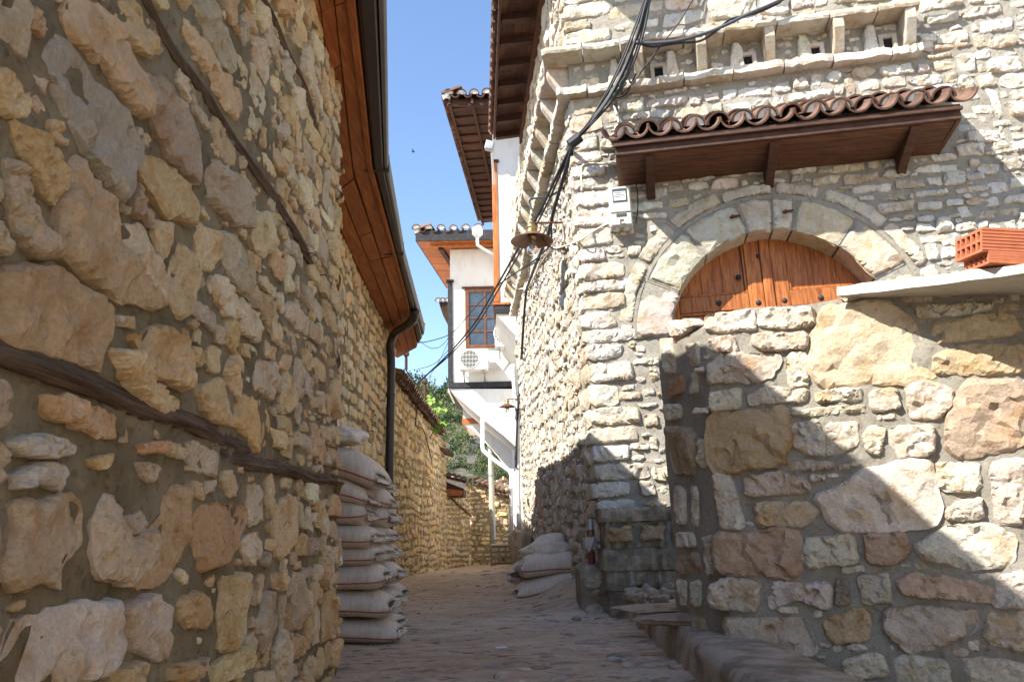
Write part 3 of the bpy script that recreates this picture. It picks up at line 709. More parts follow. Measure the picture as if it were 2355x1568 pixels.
# far walls closing the view
fe = thing('stone_wall', 'oblique shaded rubble wall below the gate canopy at the end of the alley', 'wall', at(1052, 1292, 19.3))
Rf = random.Random(9)
p0, p1 = at(1025, 1296, 18.2), at(1081, 1293, 20.6)
WE = Wall(p0+A(0, 0, -.15), p1-p0); LE = float(np.linalg.norm(p1-p0)); we = mortar('wall_core', WE, 0, LE, 0, 2.15, .12, m_mortar_brown, fe)
mas = Masonry(fe); occ = Occ(0, LE, 0, 2.3); fill(mas, WE, occ, we, .02, LE, .05, 2.12, PAL_C, (.10, .16), (.14, .34), .03, .03, Rf, .8, .1, material=m_stone_far, fillers=150, fmax=.08); mas.flush()
a, b = WE.uv(1032, 1144), WE.uv(1079, 1186); mb = MB(); mb.beam(WE.P(*a, .05), WE.P(*b, .05), .03, .03); mb.build('iron_rod', m_iron, fe)
f2 = thing('stone_wall', 'frontal shaded rubble wall with broken orange tile coping closing the alley behind the pole', 'wall', at(1120, 1292, 20.7))
p0, p1 = at(1079, 1293, 20.65), at(1178, 1293, 20.9)
WF = Wall(p0+A(0, 0, -.15), p1-p0); LF = float(np.linalg.norm(p1-p0)); wf = mortar('wall_core', WF, 0, LF, 0, 2.15, .12, m_mortar_brown, f2)
mas = Masonry(f2); occ = Occ(0, LF, 0, 2.3); fill(mas, WF, occ, wf, .02, LF, .05, 2.0, PAL_C, (.10, .18), (.14, .36), .03, .035, Rf, .8, .1, material=m_stone_far, fillers=150, fmax=.08); mas.flush()
for i in range(7): put_tile(tile_small, f2, WF.P(.05+i*.13, 2.22-.05*i, .1)+A(0, 0, Rf.uniform(-.02, .02)), A(.2, .35, .12), (0, 0, 1))
for i in range(4): put_tile(tile_small, f2, WF.P(.75+i*.11, 1.84-.02*i, .1), A(.2, .35, .12), (0, 0, 1))
# ---------------------------------------------------------------- right stone house
Rr = random.Random(33)
CB = at(1385, 1310, 6.528)                              # foot of the corner
K = A(-.0175, 0, 1.0)
rh = thing('stone_house', 'sunlit white limestone house on the right with an arched wooden door and a stone cornice', 'house', (2.5, 6.6, .7))
uF = nrm(A(math.cos(math.radians(-9.96)), math.sin(math.radians(-9.96)), 0))
oF = CB - K*(CB[2]-.30); oF[2] = .30
WFc = Wall(oF, uF, (K[0], K[1]), n_toward=A(1, -5, 1)); WFc.amp = .008
uS = nrm(A(-.071, .9975, 0)); WS = Wall(oF, uS, (K[0], K[1]), n_toward=A(-5, 8, 1)); WS.amp = .012
LS = 7.45
ztop = 7.25
# arch of the door (facade coordinates; v is height above z = .30)
_l, _t, _r = WFc.uv(1547, 750), WFc.uv(1785, 531), WFc.uv(2008, 640)
def circ(p, q, r):
    M_ = np.array([[2*(q[0]-p[0]), 2*(q[1]-p[1])], [2*(r[0]-p[0]), 2*(r[1]-p[1])]]); b = np.array([q[0]**2-p[0]**2+q[1]**2-p[1]**2, r[0]**2-p[0]**2+r[1]**2-p[1]**2])
    c = np.linalg.solve(M_, b); return c[0], c[1], math.hypot(c[0]-p[0], c[1]-p[1])
AC_U, AC_V, AR = circ(_l, _t, _r)
DOOR_B = .98
class ArchHole:
    def inside(s, u, v): return (v < AC_V and v > DOOR_B and abs(u-AC_U) < AR+.07) or (v >= AC_V and math.hypot(u-AC_U, v-AC_V) < AR+.16)
    def snap(s, U, V, W): return U, V, W
fac = mortar('facade_wall', WFc, 0, 5.6, -.3, ztop-.3, .05, m_mortar_grey, rh, .008, ArchHole())
sidew = mortar('side_wall', WS, 0, LS, -.3, ztop-.3, .06, m_mortar_grey, rh, .008)
mb = MB(); G = []
for k in range(0, 33):
    a = math.pi*k/32; G.append([WFc.P(AC_U+(AR+.03)*math.cos(a), AC_V+(AR+.03)*math.sin(a), w_) for w_ in (.0, -.34)])
G = [[WFc.P(AC_U+AR+.03, DOOR_B, w_) for w_ in (.0, -.34)]]+G+[[WFc.P(AC_U-AR-.03, DOOR_B, w_) for w_ in (.0, -.34)]]
mb.grid(np.array(G)); mb.build('door_reveal', m_mortar_grey, fac)
mb = MB(); mb.grid(np.array([[WFc.P(AC_U+r*math.cos(math.pi*k/40), AC_V+r*math.sin(math.pi*k/40), .016) for r in (AR+.006, AR+.15, AR+.34)] for k in range(41)])); mb.build('arch_bed', m_mortar_grey, fac)
mas = Masonry(rh)
occ = Occ(-.1, 5.7, -.3, 7.2)
# voussoirs
door_arch = [(0, 25, .29), (25, 50.5, .30), (50.5, 77, .285), (77, 87, .30), (87, 101, .29), (101, 127, .30), (127, 154, .30), (154, 180, .31)]
def arc_poly(a0, a1, r0, r1, n=4):
    a0, a1 = math.radians(a0), math.radians(a1)
    return [(AC_U+r0*math.cos(a0+(a1-a0)*k/n), AC_V+r0*math.sin(a0+(a1-a0)*k/n)) for k in range(n+1)]+[(AC_U+r1*math.cos(a1-(a1-a0)*k/n), AC_V+r1*math.sin(a1-(a1-a0)*k/n)) for k in range(n+1)]
PAL_V = [(.52, .48, .41), (.50, .455, .385), (.55, .50, .42), (.53, .46, .36)]
for a0, a1, th in door_arch:
    P = np.array(arc_poly(a0+.55, a1-.55, AR, AR+th)); ts = tint_of(PAL_V, .04)
    # a cut block: front face with chamfer, and the underside
    mb = MB(); c = P.mean(0); Vf, ff = stone_geo(c+(P-c)*.985, .040, 50, .40); F1 = WFc.P(P[:, 0], P[:, 1], .022+0*P[:, 0]); Pi = c+(P-c)*.95; F2 = WFc.P(Pi[:, 0], Pi[:, 1], .045+.004*NR.normal(0, 1, len(P))); Bk = WFc.P(P[:, 0], P[:, 1], -.30+0*P[:, 0])
    n = len(P); mb.add(list(Bk)+list(F1), [(i, (i+1) % n, (i+1) % n+n, i+n) for i in range(n)]); mb.add(WFc.P(Vf[:, 0], Vf[:, 1], np.maximum(Vf[:, 2], .01)), ff)
    mb.build('voussoir', m_stone, fac, tint=ts)
occ.take(arc_poly(-1, 181, .1, AR+.33, 24)); occ.take([(AC_U-AR-.13, DOOR_B-.4), (AC_U+AR+.13, DOOR_B-.4), (AC_U+AR+.13, AC_V+.02), (AC_U-AR-.13, AC_V+.02)])
for s_ in (-1, 1):                                       # jamb blocks
    v = AC_V-.01
    for hh in (.42, .36, .40, .35, .30):
        x0, x1 = sorted((AC_U+s_*AR, AC_U+s_*(AR+Rr.uniform(.11, .125))))
        ts = tint_of(PAL_V, .04); mb = MB(); mb.prism([WFc.P(x0, v-hh+.012, -.3), WFc.P(x1, v-hh+.012, -.3), WFc.P(x1, v-.008, -.3), WFc.P(x0, v-.008, -.3)], WFc.n*.335); bevel(mb.build('jamb_stone', m_stone, fac, tint=ts), .012)
        v -= hh
k = 0.0
while k < 178:                                           # thin outer ring of slabs
    d = Rr.uniform(14, 27); a1 = min(k+d, 180)
    P = np.array(arc_poly(k+.8, a1-.8, AR+.345, AR+.345+Rr.uniform(.09, .13))); occ.take(grow(P, .012)); mas.stone(WFc, P, .03, fac, tint_of(PAL_V, .05), name='hood_stone', rough=.5); k = a1
# cornice of two ledges with corbels between
VL0, VL1 = 5.00, 5.085                                   # lower ledge
VU0, VU1 = 5.46, 5.56
def uvz(px, py, w=.1): return WFc.uv(px, py, w)
cl = uvz(1320, 196); cr = uvz(2120, 97)
VL1 = (cl[1]+cr[1])/2-.01; VL0 = VL1-.085; UE = cr[0]
ul = uvz(1300, 113, .2); ur = uvz(2120, 8, .2); VU0 = (ul[1]+ur[1])/2-.04; VU1 = VU0+.075
def ledge(wall, u0, u1, v0, v1, proj_, parent, name, R, back=False):
    u = u0
    while u < u1-.02:
        L = min(R.uniform(.28, .62), u1-u); L = u1-u if u1-u-L < .12 else L
        dv = R.uniform(-.008, .008); n = 9; ts = tint_of(PAL_RIGHT, .04); G = []
        for i in range(n):
            uu = u+.006+(L-.012)*i/(n-1); pr = proj_+R.uniform(-.018, .012); a = R.uniform(-.008, .008)
            G.append([wall.P(uu, v0+dv+a*.5, -.03), wall.P(uu, v0+dv+a, pr*.96), wall.P(uu, v0+dv+.3*(v1-v0), pr), wall.P(uu, v1+dv-.012+a, pr*.97), wall.P(uu, v1+dv+.02, -.03)])
        G = np.array(G); mb = MB(); mb.grid(G, flip=True); mb.add(G[0], [tuple(range(5))]); mb.add(G[-1], [tuple(range(4, -1, -1))])
        mb.build(name, m_stone, parent, tint=ts); u += L
cor = link('cornice', new_mesh('cornice', [WFc.P(UE-.2, VL0+.02, .004)-rootloc(rh), WFc.P(UE, VL0+.02, .004)-rootloc(rh), WFc.P(UE, VL0+.04, .004)-rootloc(rh)], [(0, 1, 2)], m_mortar_grey), rh)
ledge(WFc, -.13, UE, VL0, VL1, .125, cor, 'ledge_stone', Rr)
ledge(WFc, -.24, UE, VU0, VU1, .235, cor, 'ledge_stone', Rr)
ledge(WS, .0, LS-.06, VL0, VL1, .125, cor, 'ledge_stone', Rr)
ledge(WS, .0, LS-.06, VU0, VU1, .235, cor, 'ledge_stone', Rr)
occ.take([(-.3, VL0-.02), (UE+.03, VL0-.02), (UE+.03, VU1+.02), (-.3, VU1+.02)])
for pxs in (1465, 1611, 1770, 1932, 2102):               # projecting corbel blocks
    uu = uvz(pxs, 100, .15)[0]; hw = .045; ts = tint_of(PAL_V, .05)
    mb = MB(); mb.prism([WFc.P(uu-hw, VU0-.002, -.03), WFc.P(uu-hw, VU0-.002, .215), WFc.P(uu-hw, VU0-.10, .21), WFc.P(uu-hw, VL1+.03, .10), WFc.P(uu-hw, VL1+.004, -.03)], WFc.u*2*hw); bevel(mb.build('corbel', m_stone, cor, tint=ts), .008)
HOLES = []
for pxs in (1408, 1540, 1692, 1850, 2006):               # tapering stones set back between them
    uu = uvz(pxs, 100, .05)[0]
    P = [(uu-.075, VL1+.012), (uu+.075, VL1+.012), (uu+.035, VU0-.01), (uu-.035, VU0-.01)]; mas.stone(WFc, P, .055, cor, tint_of(PAL_RIGHT), name='wedge_stone', rough=.5)
for pxs in (1510, 1716, 1873, 2042):                     # pigeon holes: a stone frame round a flat panel painted as the hole's shade
    uu = uvz(pxs, 120, 0)[0]; v = VL1+.085; mb = MB()
    for (du, dv, w_, h_) in ((-.058, 0, .018, .075), (.058, 0, .018, .075), (0, .066, .076, .018)):
        mb.obox(WFc.P(uu+du, v+dv, .015), WFc.u, WFc.V, WFc.n, w_, h_, .028)
    mb.build('niche_frame', m_stone, cor, tint=tint_of(PAL_V))
    mb = MB(); mb.obox(WFc.P(uu, v, .010), WFc.u, WFc.V, WFc.n, .042, .060, .004); mb.build('niche_shade_panel', m_hole_shade, cor); HOLES.append(uu)
occ_band = Occ(0, 4, VL1, VU0, .008)
for pxs in (1408, 1540, 1692, 1850, 2006, 1465, 1611, 1770, 1932, 2102):
    uu = uvz(pxs, 100, .1)[0]; occ_band.take([(uu-.075, VL1), (uu+.075, VL1), (uu+.06, VU0), (uu-.06, VU0)])
for uu in HOLES: occ_band.take([(uu-.085, VL1), (uu+.085, VL1), (uu+.085, VL1+.18), (uu-.085, VL1+.18)])
fill(mas, WFc, occ_band, fac, .05, UE, VL1+.03, VU0, PAL_RIGHT, (.09, .13), (.12, .2), .02, .014, Rr, .85, 0, fillers=120, fmax=.06)
for i in range(14):                                      # corbels along the alley side, notched triangles
    uu = .10+i*.535; hw = .05; ts = tint_of(PAL_SIDE, .05)
    mb = MB(); mb.prism([WS.P(uu-hw, VU0-.002, -.03), WS.P(uu-hw, VU0-.002, .215), WS.P(uu-hw, VU0-.09, .20), WS.P(uu-hw, VL1+.02, .09), WS.P(uu-hw, VL1+.004, -.03)], WS.u*2*hw); bevel(mb.build('corbel', m_stone, cor, tint=ts), .008)
    P = [(uu+.19, VL1+.012), (uu+.34, VL1+.012), (uu+.30, VU0-.01), (uu+.23, VU0-.01)]; mas.stone(WS, P, .055, cor, tint_of(PAL_SIDE), name='wedge_stone', rough=.5)
# stones of the facade
occ.take([(-.5, 6.2), (-.4, 6.2), (-.4, 6.3)])
def keepF(u, v): return v > .2
# quoins at the corner
v = .05
while v < ztop-.4:
    hh = Rr.uniform(.12, .22); L = Rr.choice((.26, .40))*Rr.uniform(.85, 1.15)
    if not (VL0-.05 < v+hh/2 < VU1+.05):
        P = np.array([(-.012, v), (L, v+Rr.uniform(0, .015)), (L+Rr.uniform(-.02, .02), v+hh-.022), (-.012, v+hh-.018)]); occ.take(grow(P, .012)); mas.stone(WFc, P, Rr.uniform(.022, .035), fac, tint_of(PAL_RIGHT), rough=.8)
        L2 = .66-L; P = np.array([(-.012, v), (L2, v), (L2, v+hh-.02), (-.012, v+hh-.018)]); mas.stone(WS, P, .03, sidew, tint_of(PAL_SIDE), rough=.8)
    v += hh
fill(mas, WFc, occ, fac, .18, 3.35, .3, 4.98, PAL_RIGHT, (.085, .15), (.11, .34), .024, .013, Rr, .85, .10, fillers=3000, fmax=.13, fmin=.028, wob=.035)
fill(mas, WFc, occ, fac, .18, 3.9, VU1+.03, 6.9, PAL_RIGHT, (.15, .22), (.24, .52), .024, .012, Rr, .97, .03, fillers=300, fmax=.07, wob=.01)
fill(mas, WFc, occ, fac, 3.2, 5.5, .5, 6.9, PAL_RIGHT, (.085, .18), (.11, .36), .025, .016, Rr, .78, .14, fillers=2000, fmax=.085, wob=.05)
occs = Occ(-.1, LS+.1, -.3, 7.2); occs.take([(-.1, VL0-.02), (LS+.1, VL0-.02), (LS+.1, VU1+.02), (-.1, VU1+.02)]); occs.take([(-.1, -.3), (.36, -.3), (.36, 7.2), (-.1, 7.2)])
fill(mas, WS, occs, sidew, .36, LS+.02, .2, VL0-.02, PAL_SIDE, (.10, .17), (.13, .30), .022, .012, Rr, .6, .2, fillers=3000, fmax=.085, fmin=.03, wob=.05)
fill(mas, WS, occs, sidew, .36, LS+.02, VU1+.03, 6.9, PAL_SIDE, (.14, .22), (.22, .45), .02, .012, Rr, .7, .05, fillers=400, fmax=.09)
mas.flush()
mb = MB(); a, b = WS.P(LS, -.3), WS.P(LS, ztop-.3); mb.prism([a, b, b+A(4, .6, 0), a+A(4, .6, 0)], A(0, .04, 0)); mb.build('rear_wall', m_mortar_grey, rh)

# the door: two arched leaves of framed planks
def dbox(mb, u0, u1, v0, v1, w0, w1): return mb.prism([WFc.P(u0, v0, w0), WFc.P(u1, v0, w0), WFc.P(u1, v1, w0), WFc.P(u0, v1, w0)], WFc.n*(w1-w0))
um = WFc.uv(1762, 620, -.22)[0]; vb = WFc.uv(1760, 700, -.22)[1]
vt = AC_V+AR+.06
door = MB().add([WFc.P(x, y, -.30) for x, y in ((AC_U-AR-.05, DOOR_B), (AC_U+AR+.05, DOOR_B), (AC_U+AR+.05, vt), (AC_U-AR-.05, vt))], [(0, 1, 2, 3)]).build('door', m_wood_door, rh)
for s_ in (-1, 1):
    e0 = um+s_*.045; e1 = AC_U+s_*(AR+.05)
    def D(name, a, b, v0, v1, w0, w1, bv=.006):
        mb = MB(); dbox(mb, min(a, b), max(a, b), v0, v1, w0, w1); return bevel(mb.build(name, m_wood_door, door), bv)
    D('stile', e0, e0+s_*.13, DOOR_B, vt, -.28, -.215); D('stile', e1-s_*.14, e1, DOOR_B, vt, -.28, -.217)
    i0, i1 = e0+s_*.132, e1-s_*.142
    D('rail', i0, i1, vb-.03, vb+.115, -.28, -.219); D('rail', i0, i1, vb+.80, vb+.93, -.28, -.219); D('rail', i0, i1, DOOR_B, DOOR_B+.18, -.28, -.219)
    for (v0, v1) in ((vb+.117, vb+.798), (DOOR_B+.182, vb-.032)):
        D('moulding', i0, i0+s_*.022, v0, v1, -.275, -.228, .004); D('moulding', i1-s_*.022, i1, v0, v1, -.275, -.228, .004); D('moulding', i0+s_*.024, i1-s_*.024, v1-.022, v1, -.275, -.2285, .004); D('moulding', i0+s_*.024, i1-s_*.024, v0, v0+.022, -.275, -.2285, .004)
        m_ = 3; x0, x1 = i0+s_*.024, i1-s_*.024
        for j in range(m_): D('plank', x0+(x1-x0)*j/m_+s_*.0015, x0+(x1-x0)*(j+1)/m_-s_*.0015, v0+.024, v1-.024, -.28, -.250+Rr.uniform(-.003, .003), .003)
mb = MB(); dbox(mb, um-.042, um+.042, DOOR_B, vt, -.28, -.195); bevel(mb.build('cover_strip', m_wood_door, door), .01)
for (x, y) in ((1654, 696), (1745, 695), (1805, 690), (1889, 683), (1745, 588), (1699, 636)):
    u, v = WFc.uv(x, y, -.2); mb = MB(); mb.lathe(WFc.P(u, v, -.222), [(0, 0), (.026, 0), (.024, .010), (.013, .018), (0, .021)][::-1], 12, WFc.n); mb.build('iron_stud', m_black_paint, door, smooth=True)
for (x, y) in ((1690, 499), (1812, 487)):                # little iron brackets in the arch
    u, v = WFc.uv(x, y, .04); mb = MB(); mb.obox(WFc.P(u, v, .052), WFc.u+WFc.V*.1, WFc.V, WFc.n, .045, .007, .012); mb.obox(WFc.P(u-.02, v, .05), WFc.u, WFc.V, WFc.n, .008, .012, .018); mb.build('iron_cramp', m_iron, fac)

# tiled canopy over the door
can = thing('door_canopy', 'tiled wooden canopy with three brackets above the arched door', 'canopy', WFc.P(1.9, 3.9, .2))
PJ = .56
c0, c1 = WFc.uv(1415, 352, PJ), WFc.uv(2213, 255, PJ)
U0, U1, VC = c0[0], c1[0], (c0[1]+c1[1])/2-.01
w0_, w1_ = WFc.uv(1446, 415, 0), WFc.uv(2085, 378, 0)
VW = (w0_[1]+w1_[1])/2                                    # soffit height at the wall
def cbox(name, pts, vec, m=m_wood_canopy, bv=.005): 
    mb = MB(); mb.prism(pts, vec); o = mb.build(name, m, can); return bevel(o, bv)
VS = VC-.02
nbd = 5
for k in range(nbd):                                     # soffit boards parallel to the wall
    a, b = k/nbd, (k+1)/nbd; wa_, wb_ = .01+(PJ-.07)*a+.004, .01+(PJ-.07)*b-.004; va, vb_ = VW+(VS-VW)*a, VW+(VS-VW)*b
    cbox('soffit_board', [WFc.P(U0+.03, va, wa_), WFc.P(U0+.03, vb_, wb_), WFc.P(U0+.03, vb_+.022, wb_), WFc.P(U0+.03, va+.022, wa_)], WFc.u*(U1-U0-.06))
cbox('fascia_board', [WFc.P(U0, VC-.02, PJ-.055), WFc.P(U0, VC-.02, PJ-.02), WFc.P(U0, VC+.065, PJ-.02), WFc.P(U0, VC+.065, PJ-.055)], WFc.u*(U1-U0), m_wood_dark)
cbox('edge_batten', [WFc.P(U0-.01, VC+.045, PJ-.015), WFc.P(U0-.01, VC+.045, PJ+.015), WFc.P(U0-.01, VC+.075, PJ+.015), WFc.P(U0-.01, VC+.075, PJ-.015)], WFc.u*(U1-U0+.02), m_wood_dark)
VR = VC+.078; rise = .30
for s_, uu in ((0, U0), (1, U1-.035)):
    cbox('side_board', [WFc.P(uu, VW+.0, .0), WFc.P(uu, VC-.03, PJ-.058), WFc.P(uu, VR, PJ-.058), WFc.P(uu, VR+rise*.9, .0)], WFc.u*.035)
cbox('roof_deck', [WFc.P(U0, VR, PJ-.0), WFc.P(U0, VR+.02, PJ-.0), WFc.P(U0, VR+rise+.02, .0), WFc.P(U0, VR+rise, .0)], WFc.u*(U1-U0), m_wood_dark)
for pxs in (1495, 1778, 2098):
    uu = WFc.uv(pxs, 400, .25)[0]; hw = .038
    cbox('bracket', [WFc.P(uu-hw, VW-.16, .01), WFc.P(uu-hw, VW-.10, .12), WFc.P(uu-hw, VS-.045, PJ-.13), WFc.P(uu-hw, VC-.034, PJ-.066), WFc.P(uu-hw, VS-.004, PJ-.068), WFc.P(uu-hw, VW-.006, .01)], WFc.u*2*hw, m_wood_dark, .006)
nT = 14; pitch = (U1-U0+.02)/nT
al = -(WFc.n*PJ)+WFc.V*rise; upv = nrm(WFc.V*PJ+WFc.n*rise)
tile_can = tile_mesh('roof_tile', .40, .108, .090, .016, 10); tile_cov = tile_mesh('roof_tile', .40, .098, .084, .017, 10)
tile_fil = tile_mesh('roof_tile', .40, .098, .084, .017, 10, True)
for i in range(nT+1):
    uu = U0+i*pitch
    put_tile(tile_can, can, WFc.P(uu, VR+.115, PJ+.065+Rr.uniform(-.012, .012)), al+WFc.u*Rr.uniform(-.02, .02), upv+WFc.u*Rr.uniform(-.1, .1), True)
    put_tile(tile_can, can, WFc.P(uu, VR+.115+.16, PJ-.21), al, upv, True)
    if i < nT:
        put_tile(tile_cov if i % 3 == 1 else tile_fil, can, WFc.P(uu+pitch/2, VR+.125, PJ-.085+Rr.uniform(-.02, .02)), al+WFc.u*Rr.uniform(-.03, .03), upv+WFc.u*Rr.uniform(-.12, .12))
        put_tile(tile_cov, can, WFc.P(uu+pitch/2, VR+.125+.17, PJ-.36), al, upv+WFc.u*Rr.uniform(-.1, .1))

# alley-side roof: eave seen from below
ZR = 7.28
rf = MB().add([WS.P(-.6, ZR-.3, -.05), WS.P(LS, ZR-.3, -.05), WS.P(LS, ZR-.22, -.05), WS.P(-.6, ZR-.22, -.05)], [(0, 1, 2, 3)]).build('eave', m_wood_dark, rh)
o0, o1 = atz(1150, 0, ZR), atz(1137, 318, ZR)
dE = nrm(np.array([o1[0]-o0[0], o1[1]-o0[1], 0])); E0 = o0-dE*2.5; E1 = o1
I0 = A(*(WS.P(0, ZR-.3, 0)+WS.u*((E0-WS.o)@WS.u))); I1 = A(*(WS.P(0, ZR-.3, 0)+WS.u*((E1-WS.o)@WS.u)))
LE_ = np.linalg.norm(E1-E0)
UPZ = A(0, 0, 1)
mb = MB(); mb.add([E0+UPZ*.09, E1+UPZ*.09, I1+UPZ*.17, I0+UPZ*.17], [(0, 1, 2, 3)]); mb.build('eave_deck', m_wood_dark, rf)
nR = int(LE_/.47)
for i in range(nR+1):
    t = i/nR; a, b = E0+(E1-E0)*t, I0+(I1-I0)*t
    mb = MB(); mb.beam(a+UPZ*.035+(b-a)*.05, b+UPZ*.11, .085, .10); mb.build('rafter', m_wood_dark, rf)
    if i < nR:
        for k in range(5):                               # boards between the rafters
            q0, q1 = (k+.02)/5, (k+.98)/5; t2 = (i+1)/nR; a2, b2 = E0+(E1-E0)*t2, I0+(I1-I0)*t2
            f = lambda A_, B_, s_: A_+(B_-A_)*s_+UPZ*(.088+.08*s_)
            mb = MB(); mb.prism([f(a, b, q0), f(a2, b2, q0), f(a2, b2, q1), f(a, b, q1)], UPZ*-.012); mb.build('soffit_board', m_wood_dark if Rr.random() < .7 else m_wood_canopy, rf)
mb = MB(); mb.beam(E0+UPZ*.05, E1+UPZ*.05, .03, .14); mb.build('edge_board', m_wood_dark, rf)
mb = MB(); mb.beam(I0+UPZ*-.02, I1+UPZ*-.02, .10, .16); mb.build('wall_plate', m_wood_canopy, rf)
sd_ = nrm(np.cross(UPZ, dE)); sd_ = sd_ if np.dot(sd_, E0-I0) > 0 else -sd_
nT = int(LE_/.21)
for i in range(nT+1):
    p = E0+(E1-E0)*(i/nT)
    put_tile(tile_end, rf, p+sd_*.10+UPZ*.185, -sd_*.38+UPZ*.14, (0, 0, 1), True)
    put_tile(tile_plug, rf, p+dE*.105+sd_*.06+UPZ*.17, -sd_*.38+UPZ*.14, (0, 0, 1))
mb = MB(); G0, G1 = E0+sd_*-.1+UPZ*.26, E1+sd_*-.1+UPZ*.26; mb.add([G0, G1, G1-sd_*4+UPZ*1.5, G0-sd_*4+UPZ*1.5], [(0, 1, 2, 3)]); mb.build('roof', m_terracotta, rh)

# steps / landing below the door, in the shade
st = thing('stone_steps', 'layered dark stone landing in the shade left of the courtyard wall', 'steps', (1.5, 6.1, .4))
ps = at(1383, 1168, 6.12); zt = ps[2]; x0 = ps[0]; y0 = 6.12
Rs = random.Random(8)
def course(px, zz0, zz1, yy, n, mt=None, wob=.022):
    mb = MB(); W_ = 1.9; G = []
    for i in range(n*8+1):
        x = px+W_*i/(n*8); y = yy+Rs.uniform(-wob, wob)-.16*(x-x0)
        G.append([A(x, y+.4, zz0), A(x, y+.012, zz0), A(x, y, zz0+.3*(zz1-zz0)+Rs.uniform(-.006, .006)), A(x, y+Rs.uniform(-.5, 1)*wob, zz0+.75*(zz1-zz0)), A(x, y+.014, zz1+Rs.uniform(-.006, .006)), A(x, y+.5, zz1)])
    G = np.array(G); mb.grid(G); mb.add(G[0], [tuple(range(6))]); return mb.build('step_slab', mt or m_concrete, st)
course(x0-.01, zt-.105, zt, y0-.01, 6)
course(x0+.03, zt-.31, zt-.107, y0+.035, 7, m_mortar_grey)
u = x0+.0
for L in (.26, .25, .17, .3, .26, .3):
    WW = Wall(A(x0, y0+.02, 0), (1, -.16, 0), n_toward=A(1, 0, .5)); P = rock_poly(u-x0+L/2, zt-.20, L-.02, .14, Rs, .9)
    V, f = stone_geo(P, .05, 40); link('step_stone', new_mesh('step_stone', WW.P(V[:, 0], V[:, 1], V[:, 2])-rootloc(st), f, m_stone, tint=(.36, .27, .17)), st); u += L+.012
course(x0-.005, zt-.47, zt-.312, y0-.03, 6); course(x0+.015, zt-.62, zt-.472, y0+.0, 8, m_concrete, .02); course(x0+.03, zt-1.0, zt-.622, y0+.01, 5, m_concrete, .03)
mb = MB(); mb.box((x0+.02, y0+.2, .2), (x0+1.6, y0+.40, zt-.002)); mb.build('landing_core', m_concrete, st)
# ---------------------------------------------------------------- courtyard wall, near right
Rd = random.Random(17)
dU = nrm(A(.9, -.436, 0)); C0 = at(1621, 718, 3.80)
WD = Wall(A(C0[0], C0[1], .30), dU); WD.amp = .006
dw = thing('courtyard_wall', 'rough limestone courtyard wall in the right foreground crossed by a diagonal shadow', 'wall', (C0[0]+.6, C0[1]-.2, .3))
def z8(P): return [(1494.9+x*.56, 689.9+y*.56) for x, y in P]
topv = WD.uv(1720, 706)[1]-.015
def top_at(u): return topv+.012*math.sin(u*9)-.06*max(0, .16-u)/.16
# mortar body of the front
nu, nv = 96, 80
uR = 1.75
Gd = []
for i in range(nu+1):
    row = []
    for j in range(nv+1):
        t = j/nv; vv = -.35+(top_at(0 if i == 0 else i/nu*uR)+.35)*t
        lo = -.012
        uu = lo+(uR-lo)*i/nu
        row.append((uu, vv))
    Gd.append(row)
Gd = np.array(Gd); U_, V_ = Gd[..., 0], Gd[..., 1]
Wn = .010*snoise(np.stack([U_, V_, 0*U_], -1), 9, 3)+.006*snoise(np.stack([U_, V_, 0*U_+4], -1), 40, 2)+NR.normal(0, .0015, U_.shape)
front = MB().grid(WD.P(U_, V_, Wn)).build('wall_front', m_mortar_grey, dw, smooth=True)
corner = WD.P(Gd[0, :, 0], Gd[0, :, 1], Wn[0])
eD = nrm(A(-.27, .963, 0))
WDe = Wall(A(C0[0], C0[1], .30), eD, n_toward=A(-5, 1, 1))
Ge = [corner+eD*(.53*k/16)+WDe.n[None, :]*(.0) for k in range(17)]
Ge = np.array(Ge); Ge += WDe.n*(.010*snoise(Ge*9, 1, 3))[..., None]*np.minimum(np.arange(17)/3, 1)[:, None, None]
endf = MB().grid(Ge, flip=True).build('wall_end', m_mortar_grey, dw, smooth=True)
bk = A(.25, .60, 0)
topr = [WD.P(U_[i, -1], V_[i, -1], Wn[i, -1]) for i in range(nu+1)]
Gt = np.array([[p, p+A(-.05, .22, .012+.008*Rd.random()), p+eD*.52+A(.05*i/nu, 0, 0)] for i, p in enumerate(topr)]); MB().grid(Gt).build('wall_top', m_mortar_grey, dw, smooth=True)
mas = Masonry(dw)
